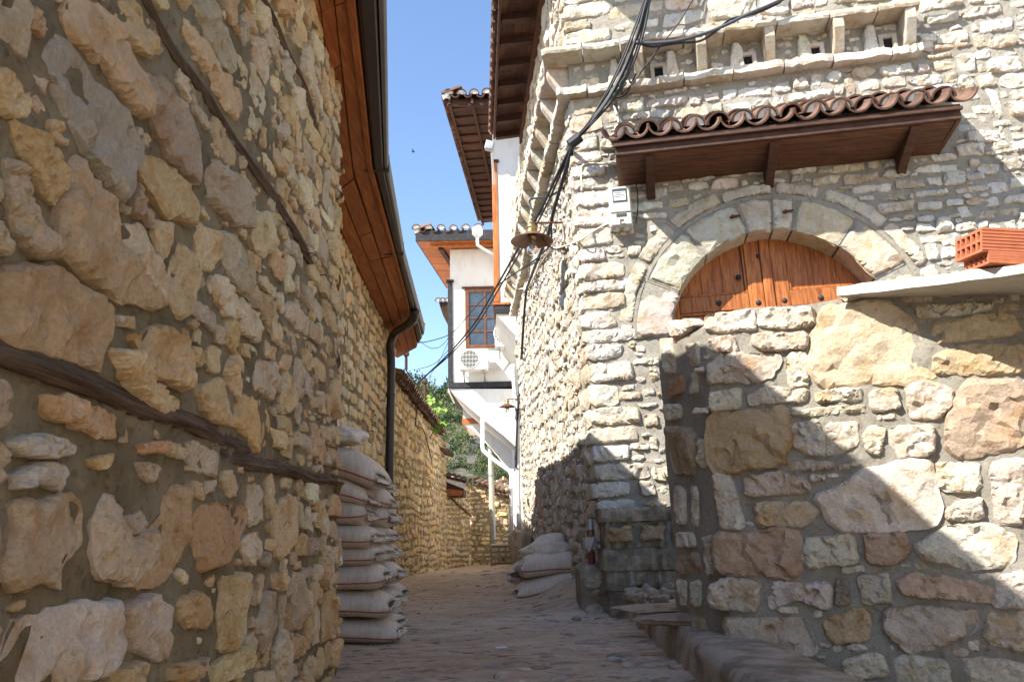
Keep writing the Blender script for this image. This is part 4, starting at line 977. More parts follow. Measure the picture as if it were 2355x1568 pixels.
DS = [[(230,60),(300,42),(420,35),(425,120),(300,125),(230,120)], [(445,40),(660,25),(670,100),(560,115),(450,105)], [(425,140),(620,128),(645,150),(630,190),(520,205),(430,195)],
 [(232,162),(340,140),(358,210),(262,212)], [(240,262),(290,225),(520,220),(528,270),(460,335),(300,340),(240,345)], [(560,215),(640,220),(652,350),(565,360)],
 [(720,40),(950,5),(1080,100),(1130,220),(1150,310),(940,345),(720,350),(665,270),(690,150)], [(240,385),(290,370),(365,362),(370,440),(250,455)], [(405,390),(480,350),(640,370),(630,420),(410,425)],
 [(680,380),(760,360),(865,360),(865,410),(690,420)], [(900,370),(1010,360),(1030,440),(910,460)], [(1045,340),(1150,330),(1245,360),(1245,440),(1180,480),(1070,480)],
 [(575,460),(700,435),(870,430),(870,465),(600,475)], [(240,480),(545,440),(575,500),(570,600),(545,670),(400,695),(270,700),(248,600)], [(590,510),(690,495),(715,560),(715,635),(640,630),(590,600)],
 [(728,505),(850,500),(860,590),(780,640),(728,630)], [(870,560),(900,515),(965,520),(945,635),(885,620)], [(990,520),(1170,510),(1165,630),(990,645)],
 [(1215,500),(1290,340),(1500,320),(1540,420),(1540,600),(1260,645),(1210,600)], [(570,660),(740,655),(750,690),(580,700)], [(390,725),(520,700),(640,735),(645,790),(400,805)],
 [(655,715),(720,715),(720,740),(660,745)], [(770,680),(870,660),(860,680),(780,700)], [(258,722),(285,712),(330,730),(385,900),(380,935),(290,935),(268,830)],
 [(685,790),(820,735),(900,690),(1050,650),(1140,660),(1180,880),(1160,930),(960,945),(800,945),(735,900)], [(440,830),(640,825),(680,870),(640,925),(440,930)],
 [(1180,665),(1350,670),(1365,760),(1330,790),(1190,780)], [(1215,860),(1280,820),(1360,810),(1365,900),(1220,905)], [(1400,680),(1540,650),(1540,910),(1420,915)],
 [(265,960),(500,945),(580,950),(620,1000),(620,1120),(400,1125),(275,1110)], [(645,970),(830,965),(845,1080),(650,1100),(630,1050)], [(880,960),(1040,950),(1065,1040),(1000,1090),(900,1080)],
 [(1090,1010),(1200,940),(1420,920),(1495,960),(1495,1080),(1300,1100),(1150,1080)], [(240,1175),(300,1145),(445,1155),(440,1250),(430,1280),(250,1270)], [(480,1170),(700,1160),(740,1180),(740,1260),(700,1270),(600,1230),(500,1275)],
 [(760,1150),(810,1150),(825,1240),(760,1260)], [(850,1140),(980,1120),(990,1240),(880,1245)], [(1020,1160),(1080,1120),(1250,1140),(1410,1190),(1400,1240),(1200,1230),(1050,1210)],
 [(1420,1140),(1540,1110),(1540,1260),(1410,1260)], [(715,1310),(880,1265),(905,1300),(890,1390),(760,1410),(725,1380)], [(300,1310),(440,1310),(600,1300),(650,1340),(680,1440),(560,1480),(350,1470)],
 [(960,1270),(1100,1255),(1330,1270),(1345,1360),(1200,1420),(1060,1445),(970,1370)], [(465,1490),(630,1480),(640,1530),(480,1530)], [(1390,1290),(1540,1270),(1540,1440),(1380,1400)],
 [(1250,1490),(1400,1470),(1540,1500),(1540,1600),(1280,1600)], [(650,1500),(700,1510),(760,1580),(660,1590)], [(780,1470),(950,1450),(980,1540),(800,1560)],
 [(1170,90),(1480,50),(1520,130),(1300,170),(1170,170)], [(1170,230),(1300,190),(1540,180),(1540,290),(1300,300),(1180,310)], [(1100,22),(1400,8),(1400,40),(1270,62),(1112,76)], [(1010,1460),(1220,1480),(1240,1590),(1020,1590)]]
DT = {6: (.49,.405,.295), 13: (.37,.28,.17), 18: (.40,.315,.24), 29: (.36,.27,.20), 37: (.43,.325,.25), 31: (.36,.27,.20), 39: (.40,.31,.20), 7: (.50,.46,.36), 11: (.50,.43,.36), 25: (.44,.36,.25), 40: (.42,.36,.30), 41: (.40,.35,.30), 35: (.25,.23,.20), 48: (.44,.36,.24), 47: (.47,.39,.26), 23: (.47,.43,.36), 4: (.45,.39,.33), 20: (.45,.38,.31), 19: (.42,.36,.30)}
PAL_D = [(.58,.535,.455), (.55,.495,.41), (.59,.55,.475), (.52,.46,.39), (.56,.515,.44)]
occ = Occ(-.3, uR, -.35, 2.2)
for i, P in enumerate(DS):
    uv = np.array(WD.trace(z8(P), .02)); uv = uv.mean(0)+(uv-uv.mean(0))*1.10; uv[:, 1] = np.minimum(uv[:, 1], topv+.004); 
    occ.take(grow(uv, .006)); big = math.sqrt(area(uv))
    mas.stone(WD, uv, Rd.uniform(.022, .036), front, tuple(1.15*k for k in DT[i]) if i in DT else tint_of(PAL_D, .05), rough=.75 if i in (6, 24) else 1.05)
fill(mas, WD, occ, front, .02, uR, -.25, topv-.03, PAL_D, (.05, .06), (.1, .12), .018, .009, Rd, .6, 0, fillers=4000, fmax=.11, fmin=.016, keep=lambda u, v: occ.frac([(u-.02, v-.02), (u+.02, v-.02), (u+.02, v+.02), (u-.02, v+.02)]) < .1)
ES = [[(52,180),(95,190),(105,300),(66,310)], [(62,340),(140,305),(145,380),(70,410)], [(158,300),(190,290),(200,380),(160,385)], [(64,430),(120,425),(122,490),(74,495)],
 [(70,510),(150,520),(190,560),(185,705),(100,720),(80,640)], [(95,760),(140,770),(145,920),(110,925)], [(105,950),(180,950),(190,1010),(115,1020)], [(110,1050),(200,1030),(212,1120),(115,1130)],
 [(120,1140),(150,1150),(152,1260),(130,1250)], [(168,1150),(205,1150),(208,1260),(175,1260)], [(130,1290),(225,1300),(245,1400),(150,1370)], [(198,565),(232,570),(232,690),(208,690)], [(70,95),(150,75),(205,100),(110,165)], [(228,970),(252,960),(255,1130),(230,1130)], [(165,760),(195,765),(200,930),(172,925)], [(150,180),(205,170),(205,270),(155,275)]]
ET = {1: (.40,.26,.18), 4: (.38,.31,.22), 10: (.42,.31,.19), 7: (.38,.30,.24)}
for i, P in enumerate(ES):
    uv = np.array(WDe.trace(z8(P), .01)); mas.stone(WDe, uv, Rd.uniform(.02, .035), endf, ET.get(i) or tint_of(PAL_D, .06))
mas.flush()
# unseen return of the courtyard wall, added to bounce sunlight onto the left wall
cr_ = WD.P(uR, 0, 0)
WX = Wall(A(cr_[0]+.02, cr_[1], -.9), (-.05, -1, 0), n_toward=A(-5, 0, 1)); wx = mortar('added_bounce_wall', WX, 0, 9.0, 0, 3.6, .15, m_mortar_grey, dw, .01)
masx = Masonry(dw, 0); occx = Occ(0, 9, 0, 3.7); fill(masx, WX, occx, wx, .05, 9, .1, 3.5, PAL_D, (.14, .24), (.2, .5), .03, .02, Rd, .8, .1, fillers=0); masx.flush()
# stone slab lying obliquely on the wall, two hollow bricks on it
s0 = at(1932, 682, 3.46); sdv = nrm(A(.55, -.80, -.15)); sw = nrm(A(.80, .55, 0))
zt_ = s0[2]
Ls, Ws, Ts = 1.45, .42, .044
G = []
for i in range(26):
    t = i/25; p = s0+sdv*Ls*t; e = .016*snoise(A(t*16, 1, 2), 1.3, 3); 
    if i == 0: e += .015
    h2 = Ts*(1+.22*snoise(A(t*19, 5, 1), 1.2, 3))
    G.append([p+sw*(.02-e), p+sw*(-e), p+sw*(-e+.004)+UPZ*h2*.55, p+sw*(.012-e)+UPZ*h2, p+sw*.2+UPZ*(h2+.004), p+sw*Ws+UPZ*Ts, p+sw*Ws, p+sw*(.02-e)])
G = np.array(G); mb = MB(); mb.grid(G, flip=True); mb.add(G[0], [tuple(range(7))]); mb.add(G[-1], [tuple(range(6, -1, -1))])
sl = mb.build('stone_slab', m_slab); tag(sl, 'long thin pale stone slab resting on top of the courtyard wall', 'stone slab')
def hollow_brick(label, c, ax, L, Wd, H, up=UPZ):
    """c: near lower corner of the hollow end; ax: long direction"""
    ay = nrm(np.cross(up, ax)); az = nrm(up); ax = np.cross(ay, az)
    r = thing('hollow_brick', label, 'brick', c, 'orange hollow bricks on the slab')
    P = lambda x, y, z: np.asarray(c)+ax*x+ay*y+az*z
    mb = MB(); t = .011
    cols, rows = 5, 2
    ys = np.linspace(0, Wd, cols+1); zs = np.linspace(0, H, rows+1)
    for y in ys: y0_ = min(max(y-t/2, 0), Wd-t); mb.prism([P(0, y0_, 0), P(0, y0_+t, 0), P(0, y0_+t, H), P(0, y0_, H)], ax*L)
    for k in range(cols):
        for z in zs:
            z0_ = min(max(z-t/2, 0), H-t); a, b = ys[k]+t*(.5 if k else 1), ys[k+1]-t*(.5 if k < cols-1 else 1); mb.prism([P(.0, a, z0_), P(.0, b, z0_), P(.0, b, z0_+t), P(.0, a, z0_+t)], ax*L)
    mb.add([P(L*.6, t, t), P(L*.6, Wd-t, t), P(L*.6, Wd-t, H-t), P(L*.6, t, H-t)], [(0, 1, 2, 3)])
    mb.build('hollow_body', m_brick, r)
    for face in (0, 1):                                  # ribs of the extruded faces
        mb = MB()
        for k in range(7):
            z = H*(.08+.14*k); y0_ = -.0035 if face == 0 else Wd
            mb.prism([P(0, y0_, z), P(0, y0_+.0035, z), P(0, y0_+.0035, z+.009), P(0, y0_, z+.009)], ax*L)
        mb.build('ribbing', m_brick, r)
    return r
bx = nrm(A(.995, -.02, 0))
sn_ = nrm(np.cross(sdv, sw)); sn_ = sn_ if sn_[2] > 0 else -sn_
bq = onpl(2262, 606, s0+sn_*(Ts+.006), sn_)
hb1 = hollow_brick('lower hollow orange brick lying directly on the stone slab', bq+bx*.02, bx, .40, .17, .048, sn_)
hb2 = hollow_brick('upper hollow orange brick stacked on the other one', bq+sn_*.050-bx*.006, bx, .40, .19, .098, sn_)

# ---------------------------------------------------------------- kerb, landing fill and rubble beside the alley
kb = thing('kerb_wall', 'low stained stone kerb running along the alley to the courtyard wall', 'kerb', (.87, 4.8, .38))
G = []; Rk = random.Random(2)
for i in range(120):
    t = i/119; y = 6.2-4.2*t; x = .83-.085*t; g0 = .30
    pr = [(-.02, g0), (-.012, .40), (-.004, .46), (.0, .50), (.022, .535), (.12, .54), (.23, .535), (.34, .525), (.35, .3)]
    G.append([A(x+dx+.012*snoise(A(y*3, k*.9, 1), 1.5, 3), y, z+(.014*snoise(A(y*3, k*.7, 7), 1.3, 3) if 0 < k < 8 else 0)) for k, (dx, z) in enumerate(pr)])
mb = MB(); mb.grid(np.array(G)); mb.add(G[0], [tuple(range(9))]); mb.build('kerb_face', m_kerb, kb, smooth=True)
X, Y = np.meshgrid(np.linspace(.93, 2.6, 40), np.linspace(3.2, 6.5, 60), indexing='ij')
Z = .515+.02*snoise(np.stack([X, Y, 0*X], -1), 5, 3)+.04*np.clip(Y-5, 0, 1)
pm = MB().grid(np.stack([X, Y, Z], -1)); pf = [q for q in pm.f if all(np.dot(pm.v[i]-WD.o, WD.n) < -.03 for i in q)]; pm.f = pf; pm.m = [0]*len(pf)
fillm = pm.build('platform_earth', m_dirt, None); fillm['kind'] = 'structure'
def boulder(name, c, r, seed, mt, sub=3, flat=.0, tint=None, parent=None, amp=.22):
    bpy_me = bpy.data.meshes.new('b'); import bmesh
    bm = bmesh.new(); bmesh.ops.create_icosphere(bm, subdivisions=sub, radius=1.0)
    V = np.array([v.co for v in bm.verts]); f = [tuple(v.index for v in q.verts) for q in bm.faces]; bm.free(); bpy.data.meshes.remove(bpy_me)
    R_ = np.random.RandomState(seed); k = 9; D_ = R_.normal(0, 1, (k, 3)); D_ /= np.linalg.norm(D_, axis=1)[:, None]; O_ = R_.uniform(.55, .95, k)
    s_ = np.min(np.where((V@D_.T) > .05, O_[None, :]/np.maximum(V@D_.T, .05), 9), axis=1); s_ = np.minimum(s_, 1.0)
    s_ = s_*(1+amp*snoise(V+seed*1.7, 2.6, 3)*.5+amp*.25*snoise(V+seed, 9, 2)); W = V*s_[:, None]*np.asarray(r, float)
    if flat: W[:, 2] = np.maximum(W[:, 2], -np.asarray(r)[2]*flat)
    c = np.asarray(c, float)
    me = new_mesh(name, W+(c-rootloc(parent) if parent else 0), f, mt, tint=tint)
    return link(name, me, parent, None if parent else c)
for i, (x, y) in enumerate([(1462,1358),(1485,1352),(1512,1345),(1535,1350),(1548,1340),(1500,1366),(1475,1374),(1526,1362),(1448,1372),(1540,1366),(1490,1340),(1516,1378)]):
    p = atz(x, y, .60); o = boulder('rubble_stone', p, (Rk.uniform(.045, .085), Rk.uniform(.05, .08), Rk.uniform(.035, .055)), 40+i, m_stone, 2, tint=(.34, .29, .235))
    tag(o, 'loose rubble stone lying on the platform below the landing steps', 'rubble stone', 'rubble stones below the landing')
for i, (x, y, a, b) in enumerate([(1500, 1398, .28, .12), (1550, 1425, .24, .12)]):
    p = atz(x, y, .56); o = boulder('flat_stone', p, (a, b, .03), 70+i, m_stone, 3, tint=(.40, .31, .225) if i == 0 else (.36, .29, .23)); tag(o, ['tan flat stone on the platform behind the kerb, below the rubble', 'brownish flat stone touching the foot of the courtyard wall'][i], 'flat stone')
# rough concrete block at the house corner
mb = MB(); G = []; p0 = at(1338, 1412, 6.36)
XX = np.linspace(p0[0], p0[0]+.62, 22)
for x in XX:
    col = []
    for k, (dy, dz) in enumerate([(0, -.1), (0, .05), (0, .13), (0, .21), (0, .29), (.02, .355), (.09, .385), (.22, .39), (.45, .40)]): 
        n_ = .022*snoise(A(x*7, dy*7, dz*9), 1.6, 3) if k > 0 else 0
        e = .03*max(0, 1-(x-p0[0])/.05)
        col.append(A(x+n_*.3, 6.36+dy+n_+e-.25*(x-p0[0])*0, gz(0, 6.36)+dz-e*1.2+n_*.5))
    G.append(col)
bt = thing('concrete_block', 'rough mossy concrete and rubble block at the foot of the sunlit house corner', 'block', (p0[0]+.3, 6.5, gz(0, 6.36)))
G = np.array(G); mb.grid(G); left = G[0]; mb.add([*left, left[-1]*A(1, 1, 0)+A(0, 0, .3)], [tuple(range(10))]); mb.build('block_body', m_concrete, bt)
WK = Wall(A(p0[0], 6.352, gz(0, 6.36)), (1, 0), n_toward=A(0, 0, 1)); ock = Occ(0, .65, 0, .4)
for k in range(260):
    d = .15*(1-k/260)+.03; P = rock_poly(Rk.uniform(.05, .58), Rk.uniform(.03, .33), d*Rk.uniform(1, 1.6), d*Rk.uniform(.6, .9), Rk, .5, Rk.uniform(-.3, .3))
    if ock.frac(P) < .03 and P[:, 0].min() > .02 and P[:, 1].max() < .36:
        ock.take(grow(P, .008)); V, f = stone_geo(P, .03, 22); link('stone', new_mesh('stone', WK.P(V[:, 0], V[:, 1], V[:, 2])-rootloc(bt), f, m_stone, tint=[(.42, .36, .27), (.48, .43, .34), (.36, .29, .20)][k % 3]), bt)
# boulder propped at the end of the alley side wall, and the little stone seat beyond it
p = at(1197, 1262, 12.6); o = boulder('boulder', p+A(.03, 0, .05), (.21, .30, .42), 5, m_stone, 4, tint=(.44, .375, .27), amp=.3); tag(o, 'pale upright boulder leaning on the white house wall behind the white sacks', 'boulder')
p = at(1150, 1292, 17.5); sb = thing('stone_bench', 'low rubble stone bench with a flat slab beside the utility pole', 'bench', p)
mb = MB(); mb.box(p+A(-.17, -.1, -.05), p+A(.30, .5, .34)); mb.build('bench_base', m_mortar_brown, sb); mb = MB(); mb.box(p+A(-.2, -.14, .342), p+A(.32, .52, .39)); bevel(mb.build('bench_slab', m_slab, sb), .012)
for i in range(9):
    WW = Wall(p+A(-.17, -.1, -.05), (1, 0), n_toward=A(0, 0, 1)); P = rock_poly(.07+.15*(i % 3), .08+.12*(i//3), .13, .10, Rk, .8); V, f = stone_geo(P, .025, 12); link('stone', new_mesh('stone', WW.P(V[:, 0], V[:, 1], V[:, 2])-rootloc(sb), f, m_stone_far, tint=(.42, .35, .24)), sb)

# cobbles bedded in the earth
cobs = []
Rg = random.Random(77)
for i in range(420):
    if i < 140: x, y = Rg.uniform(.10, .80), Rg.uniform(4.3, 7.4)
    elif i < 340: x, y = Rg.uniform(-1.0, .85), Rg.uniform(3.35, 4.9)
    else: x, y = Rg.uniform(-1.2, .25), Rg.uniform(9.5, 15)
    row = .095; y = round(y/row)*row+Rg.uniform(-.012, .012)
    if any(abs(x-a) < (l+.10) and abs(y-b) < .06 for a, b, l in cobs): continue
    l = Rg.uniform(.05, .15); cobs.append((x, y, l))
    z = float(gz(x, y)); t = .20+.12*Rg.random()
    c = boulder('cobblestone', (x, y, z+Rg.uniform(-.024, -.012)), (l*.8, Rg.uniform(.024, .038), Rg.uniform(.024, .036)), 200+i, m_cobble, 2, tint=(t*1.08, t*.90, t*.78), parent=GROUND, amp=.12)
for i in range(60):
    x, y = Rg.uniform(-1.0, .8), Rg.uniform(3.4, 8.5); r = Rg.uniform(.004, .014); t = Rg.uniform(.12, .42)
    boulder('pebble', (x, y, float(gz(x, y))+.004), (r, r*.8, r*.7), 400+i, m_cobble, 1, tint=(t, t*.9, t*.82), parent=GROUND)
for i, (x, y, sz) in enumerate([(1415, 1515, .05), (1205, 1540, .035), (1200, 1570, .04), (1120, 1485, .02), (1330, 1462, .13)]):
    p = atz(x, y, .385); boulder('broken_stone', p, (sz, sz*.7, sz*.35), 600+i, m_cobble, 2, tint=(.40, .36, .30) if i < 3 else (.27, .24, .21), parent=GROUND)
mb = MB(); p = atz(1140, 1489, .392); mb.tube([p, p+A(.06, .004, 0)], .006, 8); o = mb.build('cigarette_butt', m_paper); tag(o, 'tiny pale cigarette butt lying on the dusty alley floor', 'cigarette butt')

# ---------------------------------------------------------------- sacks
def sack_mesh(name, L, W, T, R, droop=0.0, lift=0.0, bend=0.0, sag=.25, nu=40, nv=36):
    s_ = np.linspace(-1, 1, nu); th = np.linspace(0, 2*math.pi, nv+1)
    seed = R.uniform(-40, 40)
    V = []; uvp = []
    for i, s in enumerate(s_):
        a = abs(s); t = T*(.26+.74*max(0, 1-a**5.0)**.55); wd = W*(.93+.07*a**6)*(1-.10*(1-a)*0)*(.90+.10*min(1, (1-a)*5))
        xend = L/2*s
        for j, q in enumerate(th):
            c, d = math.cos(q), math.sin(q)
            y = wd/2*math.copysign(abs(c)**.80, c); z = t/2*math.copysign(abs(d)**.80, d)
            if z < 0: z *= 1-.30*(1-a**4)
            ear = .035*a**10*abs(c)**4
            x = xend*(1+ear)-(1-abs(c)**2)*.02*a**8*math.copysign(1, s)
            p = A(x, y, z)
            n1 = snoise(A(p[0]*1.0, p[1], p[2]*.7)+seed, 7, 2)*.010*(1-a**6)
            wr = .004*a**3*math.sin(q*9+seed+3*s)+.003*a**2*math.sin(q*17+seed*2)
            r = A(0, y, z); ln = np.linalg.norm(r)+1e-6
            p = p+r/ln*(n1+wr*min(1, t/T*1.5))
            V.append(p); uvp.append((s*L/2*1.0, j/nv, 0))
    V = np.array(V); s = V[:, 0]/(L/2)
    V[:, 2] += -droop*np.clip(s, 0, 1.2)**2+lift*s+bend*(1-s*s)
    V[:, 2] += .012*snoise(np.stack([V[:, 0], V[:, 1], 0*s], 1)+seed, 5, 2)
    m = nv+1; f = [(i*m+j, (i+1)*m+j, (i+1)*m+j+1, i*m+j+1) for i in range(nu-1) for j in range(nv)]
    f += [tuple(range(m-1))[::-1], tuple((nu-1)*m+j for j in range(m-1))]
    return V, f, np.array(uvp), nu, m
def make_sack(label, group, loc, L, W, T, R, yaw=0, mt=None, droop=0, lift=0, bend=0, ends=(1,), name='sack'):
    V, f, puv, nu, m = sack_mesh('sack', L, W, T, R, droop, lift, bend)
    c, s = math.cos(yaw), math.sin(yaw); Rm = np.array([[c, -s, 0], [s, c, 0], [0, 0, 1]])
    zmin = V[:, 2].min()*.0-T*.36
    V = V-A(0, 0, zmin); W_ = V@Rm.T
    r = thing(name, label, 'sack', loc, group)
    link('sack_body', new_mesh('sack_body', W_, f, mt or m_sack, smooth=True, puv=puv), r)
    for e in ends:                                       # frayed sewn lip beyond the closed end
        row = W_[(nu-1)*m:(nu-1)*m+m-1] if e > 0 else W_[0:m-1]; n = len(row); o = Rm@A(e, 0, 0)
        ce = row.mean(0); G = [row*.999+ce*.001]
        for q in (.005, .012): G.append(ce+(row-ce)*A(1, 1, .55)+o*q+A(0, 0, 1)*R.uniform(-.012, .004)+np.array([[0, 0, R.uniform(-.006, .006)] for _ in range(n)])+np.array([o*R.uniform(-.004, .005) for _ in range(n)]))
        v = np.array(G).reshape(-1, 3); ff = [(i*n+j, i*n+(j+1) % n, (i+1)*n+(j+1) % n, (i+1)*n+j) for i in range(2) for j in range(n)]
        link('sewn_end', new_mesh('sewn_end', v, ff, m_thread), r)
    return r
Rk2 = random.Random(5)
ypx = lambda y, Y: at(850, y, Y)[2]
# rows of the stack: (bottom, top) heights from the picture at the near column, right ends in picture x
YN = 5.24
rows = [(1482, 1427, 930), (1431, 1366, 913), (1370, 1308, 900), (1314, 1257, 887), (1263, 1208, 884), (1213, 1146, 862), (1149, 1090, 866), (1096, 1020, 890)]
ORD = ['bottom', 'second', 'third', 'fourth', 'fifth', 'sixth', 'seventh', 'top']
COLN = ['near', 'middle', 'far']
for c in range(3):
    Yc = YN+.44*c
    for k, (yb, yt, xr) in enumerate(rows):
        zb, zt2 = ypx(yb, YN-.2), ypx(yt, YN-.2)
        if k == 0: zb = float(gz(-1.1, Yc))-.012
        T = (zt2-zb)*1.06
        xr_ = at(xr, (yb+yt)/2, YN-.05)[0]-.035 if c == 0 else (([0, -.86, -.93][c])+[.02, .04, .0, -.02, -.04, -.04, -.06, -.09][k]+Rk2.uniform(-.03, .03))
        L = .80*Rk2.uniform(.96, 1.02)
        dr, li = (0, 0)
        if k == 7: dr, li = .10, -.015
        if k == 6: dr, li = .07, -.01
        if k in (3, 2): li = .02
        if k == 0: dr = .0
        lab = f'{ORD[k]} plump beige sack in the {COLN[c]} column of the tall sack stack'
        make_sack(lab, 'beige sacks stacked against the left wall', A(xr_-L/2*math.cos(.05), Yc+Rk2.uniform(-.02, .02), zb+(.008 if k else 0)), L, .47*Rk2.uniform(.97, 1.05), T*1.13, Rk2, Rk2.uniform(-.09, .06), m_sack, dr, li, .012 if k in (0, 1) else .006)
def crumple(name, label, cat, c, r, seed, mt, amp=.35, flat=.5, lines=False, spikes=()):
    import bmesh
    bm = bmesh.new(); bmesh.ops.create_icosphere(bm, subdivisions=5, radius=1.0); V = np.array([v.co for v in bm.verts]); f = [tuple(v.index for v in q.verts) for q in bm.faces]; bm.free()
    ridge = 1-np.abs(snoise(V+seed, 2.3, 2))*1.3; r2 = 1-np.abs(snoise(V+seed*2, 5, 2))*1.2
    s_ = 1+amp*(.45*ridge+.22*r2-.25)
    for (d, a, k) in spikes: s_ += a*np.clip(V@nrm(d), 0, 1)**k
    W = V*s_[:, None]*np.asarray(r); W[:, 2] = np.maximum(W[:, 2], -r[2]*flat)
    if lines: me = new_mesh(name, W, f, mt, smooth=True, puv=np.stack([W[:, 0], .30+W[:, 1]*.4+W[:, 0]*.15, 0*s_], 1))
    else: me = new_mesh(name, W, f, mt, smooth=True)
    return tag(link(name, me, None, c), label, cat)
p = at(785, 1008, 5.2); crumple('empty_sack', 'crumpled empty white sack lying on top of the sack stack', 'empty sack', p+A(.0, 0, .0), (.19, .17, .075), 3, m_sack_white, lines=True)
p = at(768, 1287, 4.95); crumple('crumpled_bag', 'small pale crumpled bag poking out between stack and near wall', 'bag', p, (.05, .05, .065), 9, m_bag)
# white sacks by the right wall
p1 = atz(1252, 1366, float(gz(.2, 8.3))); g = 'white sacks heaped by the right wall'
gzR = float(gz(.25, 8.35))
def at_ground(px, py, Y): p = at(px, py, Y); return p
b1 = at(1250, 1370, 8.30)
make_sack('lower white sack with red line lying on the ground by the right wall', g, A(.335, 8.42, b1[2]-.01), .72, .55, .25, Rk2, .10, m_sack_white, 0, .055, .0, (-1,))
make_sack('upper bulging white sack with a brown stain by the right wall', g, A(.375, 8.45, b1[2]+.18), .72, .56, .29, Rk2, .13, m_sack_white, 0, .02, .01, (-1,))
make_sack('white sack half hidden behind the other two by the right wall', g, A(.24, 8.78, b1[2]+.06), .60, .5, .36, Rk2, .9, m_sack_white, 0, 0, .02, ())
crumple('empty_sack', 'rumpled empty white sack with knotted corners on the heap by the right wall', 'empty sack', A(.33, 8.55, b1[2]+.43), (.29, .23, .12), 12, m_sack_white, .5, .5, True, [((.35, 0, 1), .8, 26), ((.75, 0, .5), .5, 40), ((-.1, 0, 1), .35, 20), ((.95, .1, .35), .3, 30)])
# ---------------------------------------------------------------- white plastered houses with overhanging bays
Rw = random.Random(61)
def pp(pts, Y): return [at(x, y, Y) for x, y in pts]
def slab_box(name, px0, py0, px1, py1, Y, dy, m, parent, bv=0):
    a, b = at(px0, py0, Y), at(px1, py1, Y); mb = MB(); mb.box((min(a[0], b[0]), Y, min(a[2], b[2])), (max(a[0], b[0]), Y+dy, max(a[2], b[2]))); o = mb.build(name, m, parent)
    return bevel(o, bv) if bv else o
def eave_tiles(parent, a, b, outw, step, me, up=.30, jit=.015, over=.08, fl=True):
    d = b-a; L = np.linalg.norm(d); d = d/L; n = max(1, int(L/step))
    for i in range(n+1):
        p = a+d*(i*L/n)
        al = -outw*.40+UPZ*up*.40
        put_tile(me, parent, p+outw*over+UPZ*(.10+Rw.uniform(-jit, jit)), al+d*Rw.uniform(-.02, .02), (0, 0, 1))
        if fl and i < n: put_tile(tile_end, parent, p+d*(L/n/2)+outw*(over+.03)+UPZ*.105, al, (0, 0, 1), True)
Y2 = WS.P(LS, 0)[1]+.02
h2 = thing('white_house', 'tall white plastered house with orange corner post, touching the end of the stone wall', 'house', (.0, Y2+1.5, .4))
xr = WS.P(LS, 0)[0]+.4
wl = at(1139, 690, Y2); zt2 = at(1027, 255, Y2)[2]
zband = at(1139, 701, Y2)[2]; zband2 = at(1139, 722, Y2)[2]
mb = MB(); mb.box((wl[0], Y2, zband), (xr+2.5, Y2+5, zt2)); mb.build('wall', m_plaster, h2)
mb = MB(); mb.box((wl[0]-.02, Y2-.025, at(1139, 695, Y2)[2]), (wl[0]+.085, Y2+.09, at(1139, 374, Y2)[2])); bevel(mb.build('corner_post', m_wood_post, h2), .008)
mb = MB(); mb.box((wl[0]-.045, Y2-.04, at(1139, 375, Y2)[2]), (wl[0]+.12, Y2+.1, at(1139, 369, Y2)[2])); mb.build('post_cap', m_wood_dark, h2)
mb = MB(); mb.box((wl[0]-.02, Y2-.03, zband2), (xr, Y2+3, zband-.012)); mb.build('black_band', m_black_paint, h2)
mb = MB(); mb.box((wl[0]-.05, Y2-.05, zband-.010), (xr, Y2+3, zband+.03)); mb.build('sill_board', m_wood_post, h2)
def cove(name, poly, Y, vec, parent):
    mb = MB(); mb.prism(pp(poly, Y), vec); return mb.build(name, m_plaster, parent)
cove('cove', [(1141, 722), (1152, 735), (1166, 750), (1183, 768), (1206, 793), (1216, 815), (1230, 815), (1230, 722)], Y2, A(-.10, 2.4, 0), h2)
mb = MB(); mb.prism([A(.17, Y2+.03, .2), A(.04, 16.9, .2), A(-.12, 20.6, .2), A(1.2, 20.6, .2), A(1.2, Y2+.03, .2)], A(0, 0, 4.6)); mb.build('lower_wall', m_plaster, h2)
# its hipped eave
ZR2 = at(1027, 232, 13.25)[2]
o0 = atz(1027, 232, ZR2); o1 = atz(1107, 513, ZR2)
fr = o0+A(3.5, .1, 0)
mb = MB(); mb.add([o0, o1, o1+A(1.6, 0, .12), A(xr+.5, o1[1], ZR2+.3), A(xr+.5, o0[1]+.8, ZR2+.12), fr], [(0, 1, 2, 3, 4, 5)])
e2 = mb.build('eave', m_wood_dark, h2)
d = nrm(o1-o0); outw = nrm(np.cross(d, UPZ)); outw = outw if outw[0] < 0 else -outw
L_ = np.linalg.norm(o1-o0)
for i in range(int(L_/.36)):
    p = o0+d*(.25+i*.36); mb = MB(); mb.beam(p-outw*.04-UPZ*.02, p-outw*.95+UPZ*.03, .075, .085); mb.build('rafter', m_wood_dark, e2)
    mb = MB(); q = p+d*.18; mb.prism([q-d*.12-outw*.05, q+d*.12-outw*.05, q+d*.12-outw*.9, q-d*.12-outw*.9], UPZ*-.012); mb.build('soffit_board', m_wood_canopy if Rw.random() < .35 else m_wood_dark, e2)
for q in (.05, .5): mb = MB(); mb.beam(o0-outw*q-UPZ*.03, o1-outw*q-UPZ*.03, .05, .09); mb.build('edge_board', m_wood_dark, e2)
df = nrm(fr-o0); mb = MB(); mb.beam(o0+A(0, .05, -.03), fr+A(0, .05, -.03), .06, .13); mb.build('edge_board', m_wood_dark, e2)
eave_tiles(e2, o0, o1, outw, .20, tile_plug); eave_tiles(e2, o0+df*.05, fr, A(0, -1, 0), .24, tile_plug)
mb = MB(); mb.lathe(o0+A(.0, .0, .11), [(.05, -.09), (.08, -.06), (.085, 0), (.06, .06), (0, .08)], 9); mb.build('hip_mortar', m_limewash, e2, smooth=True)
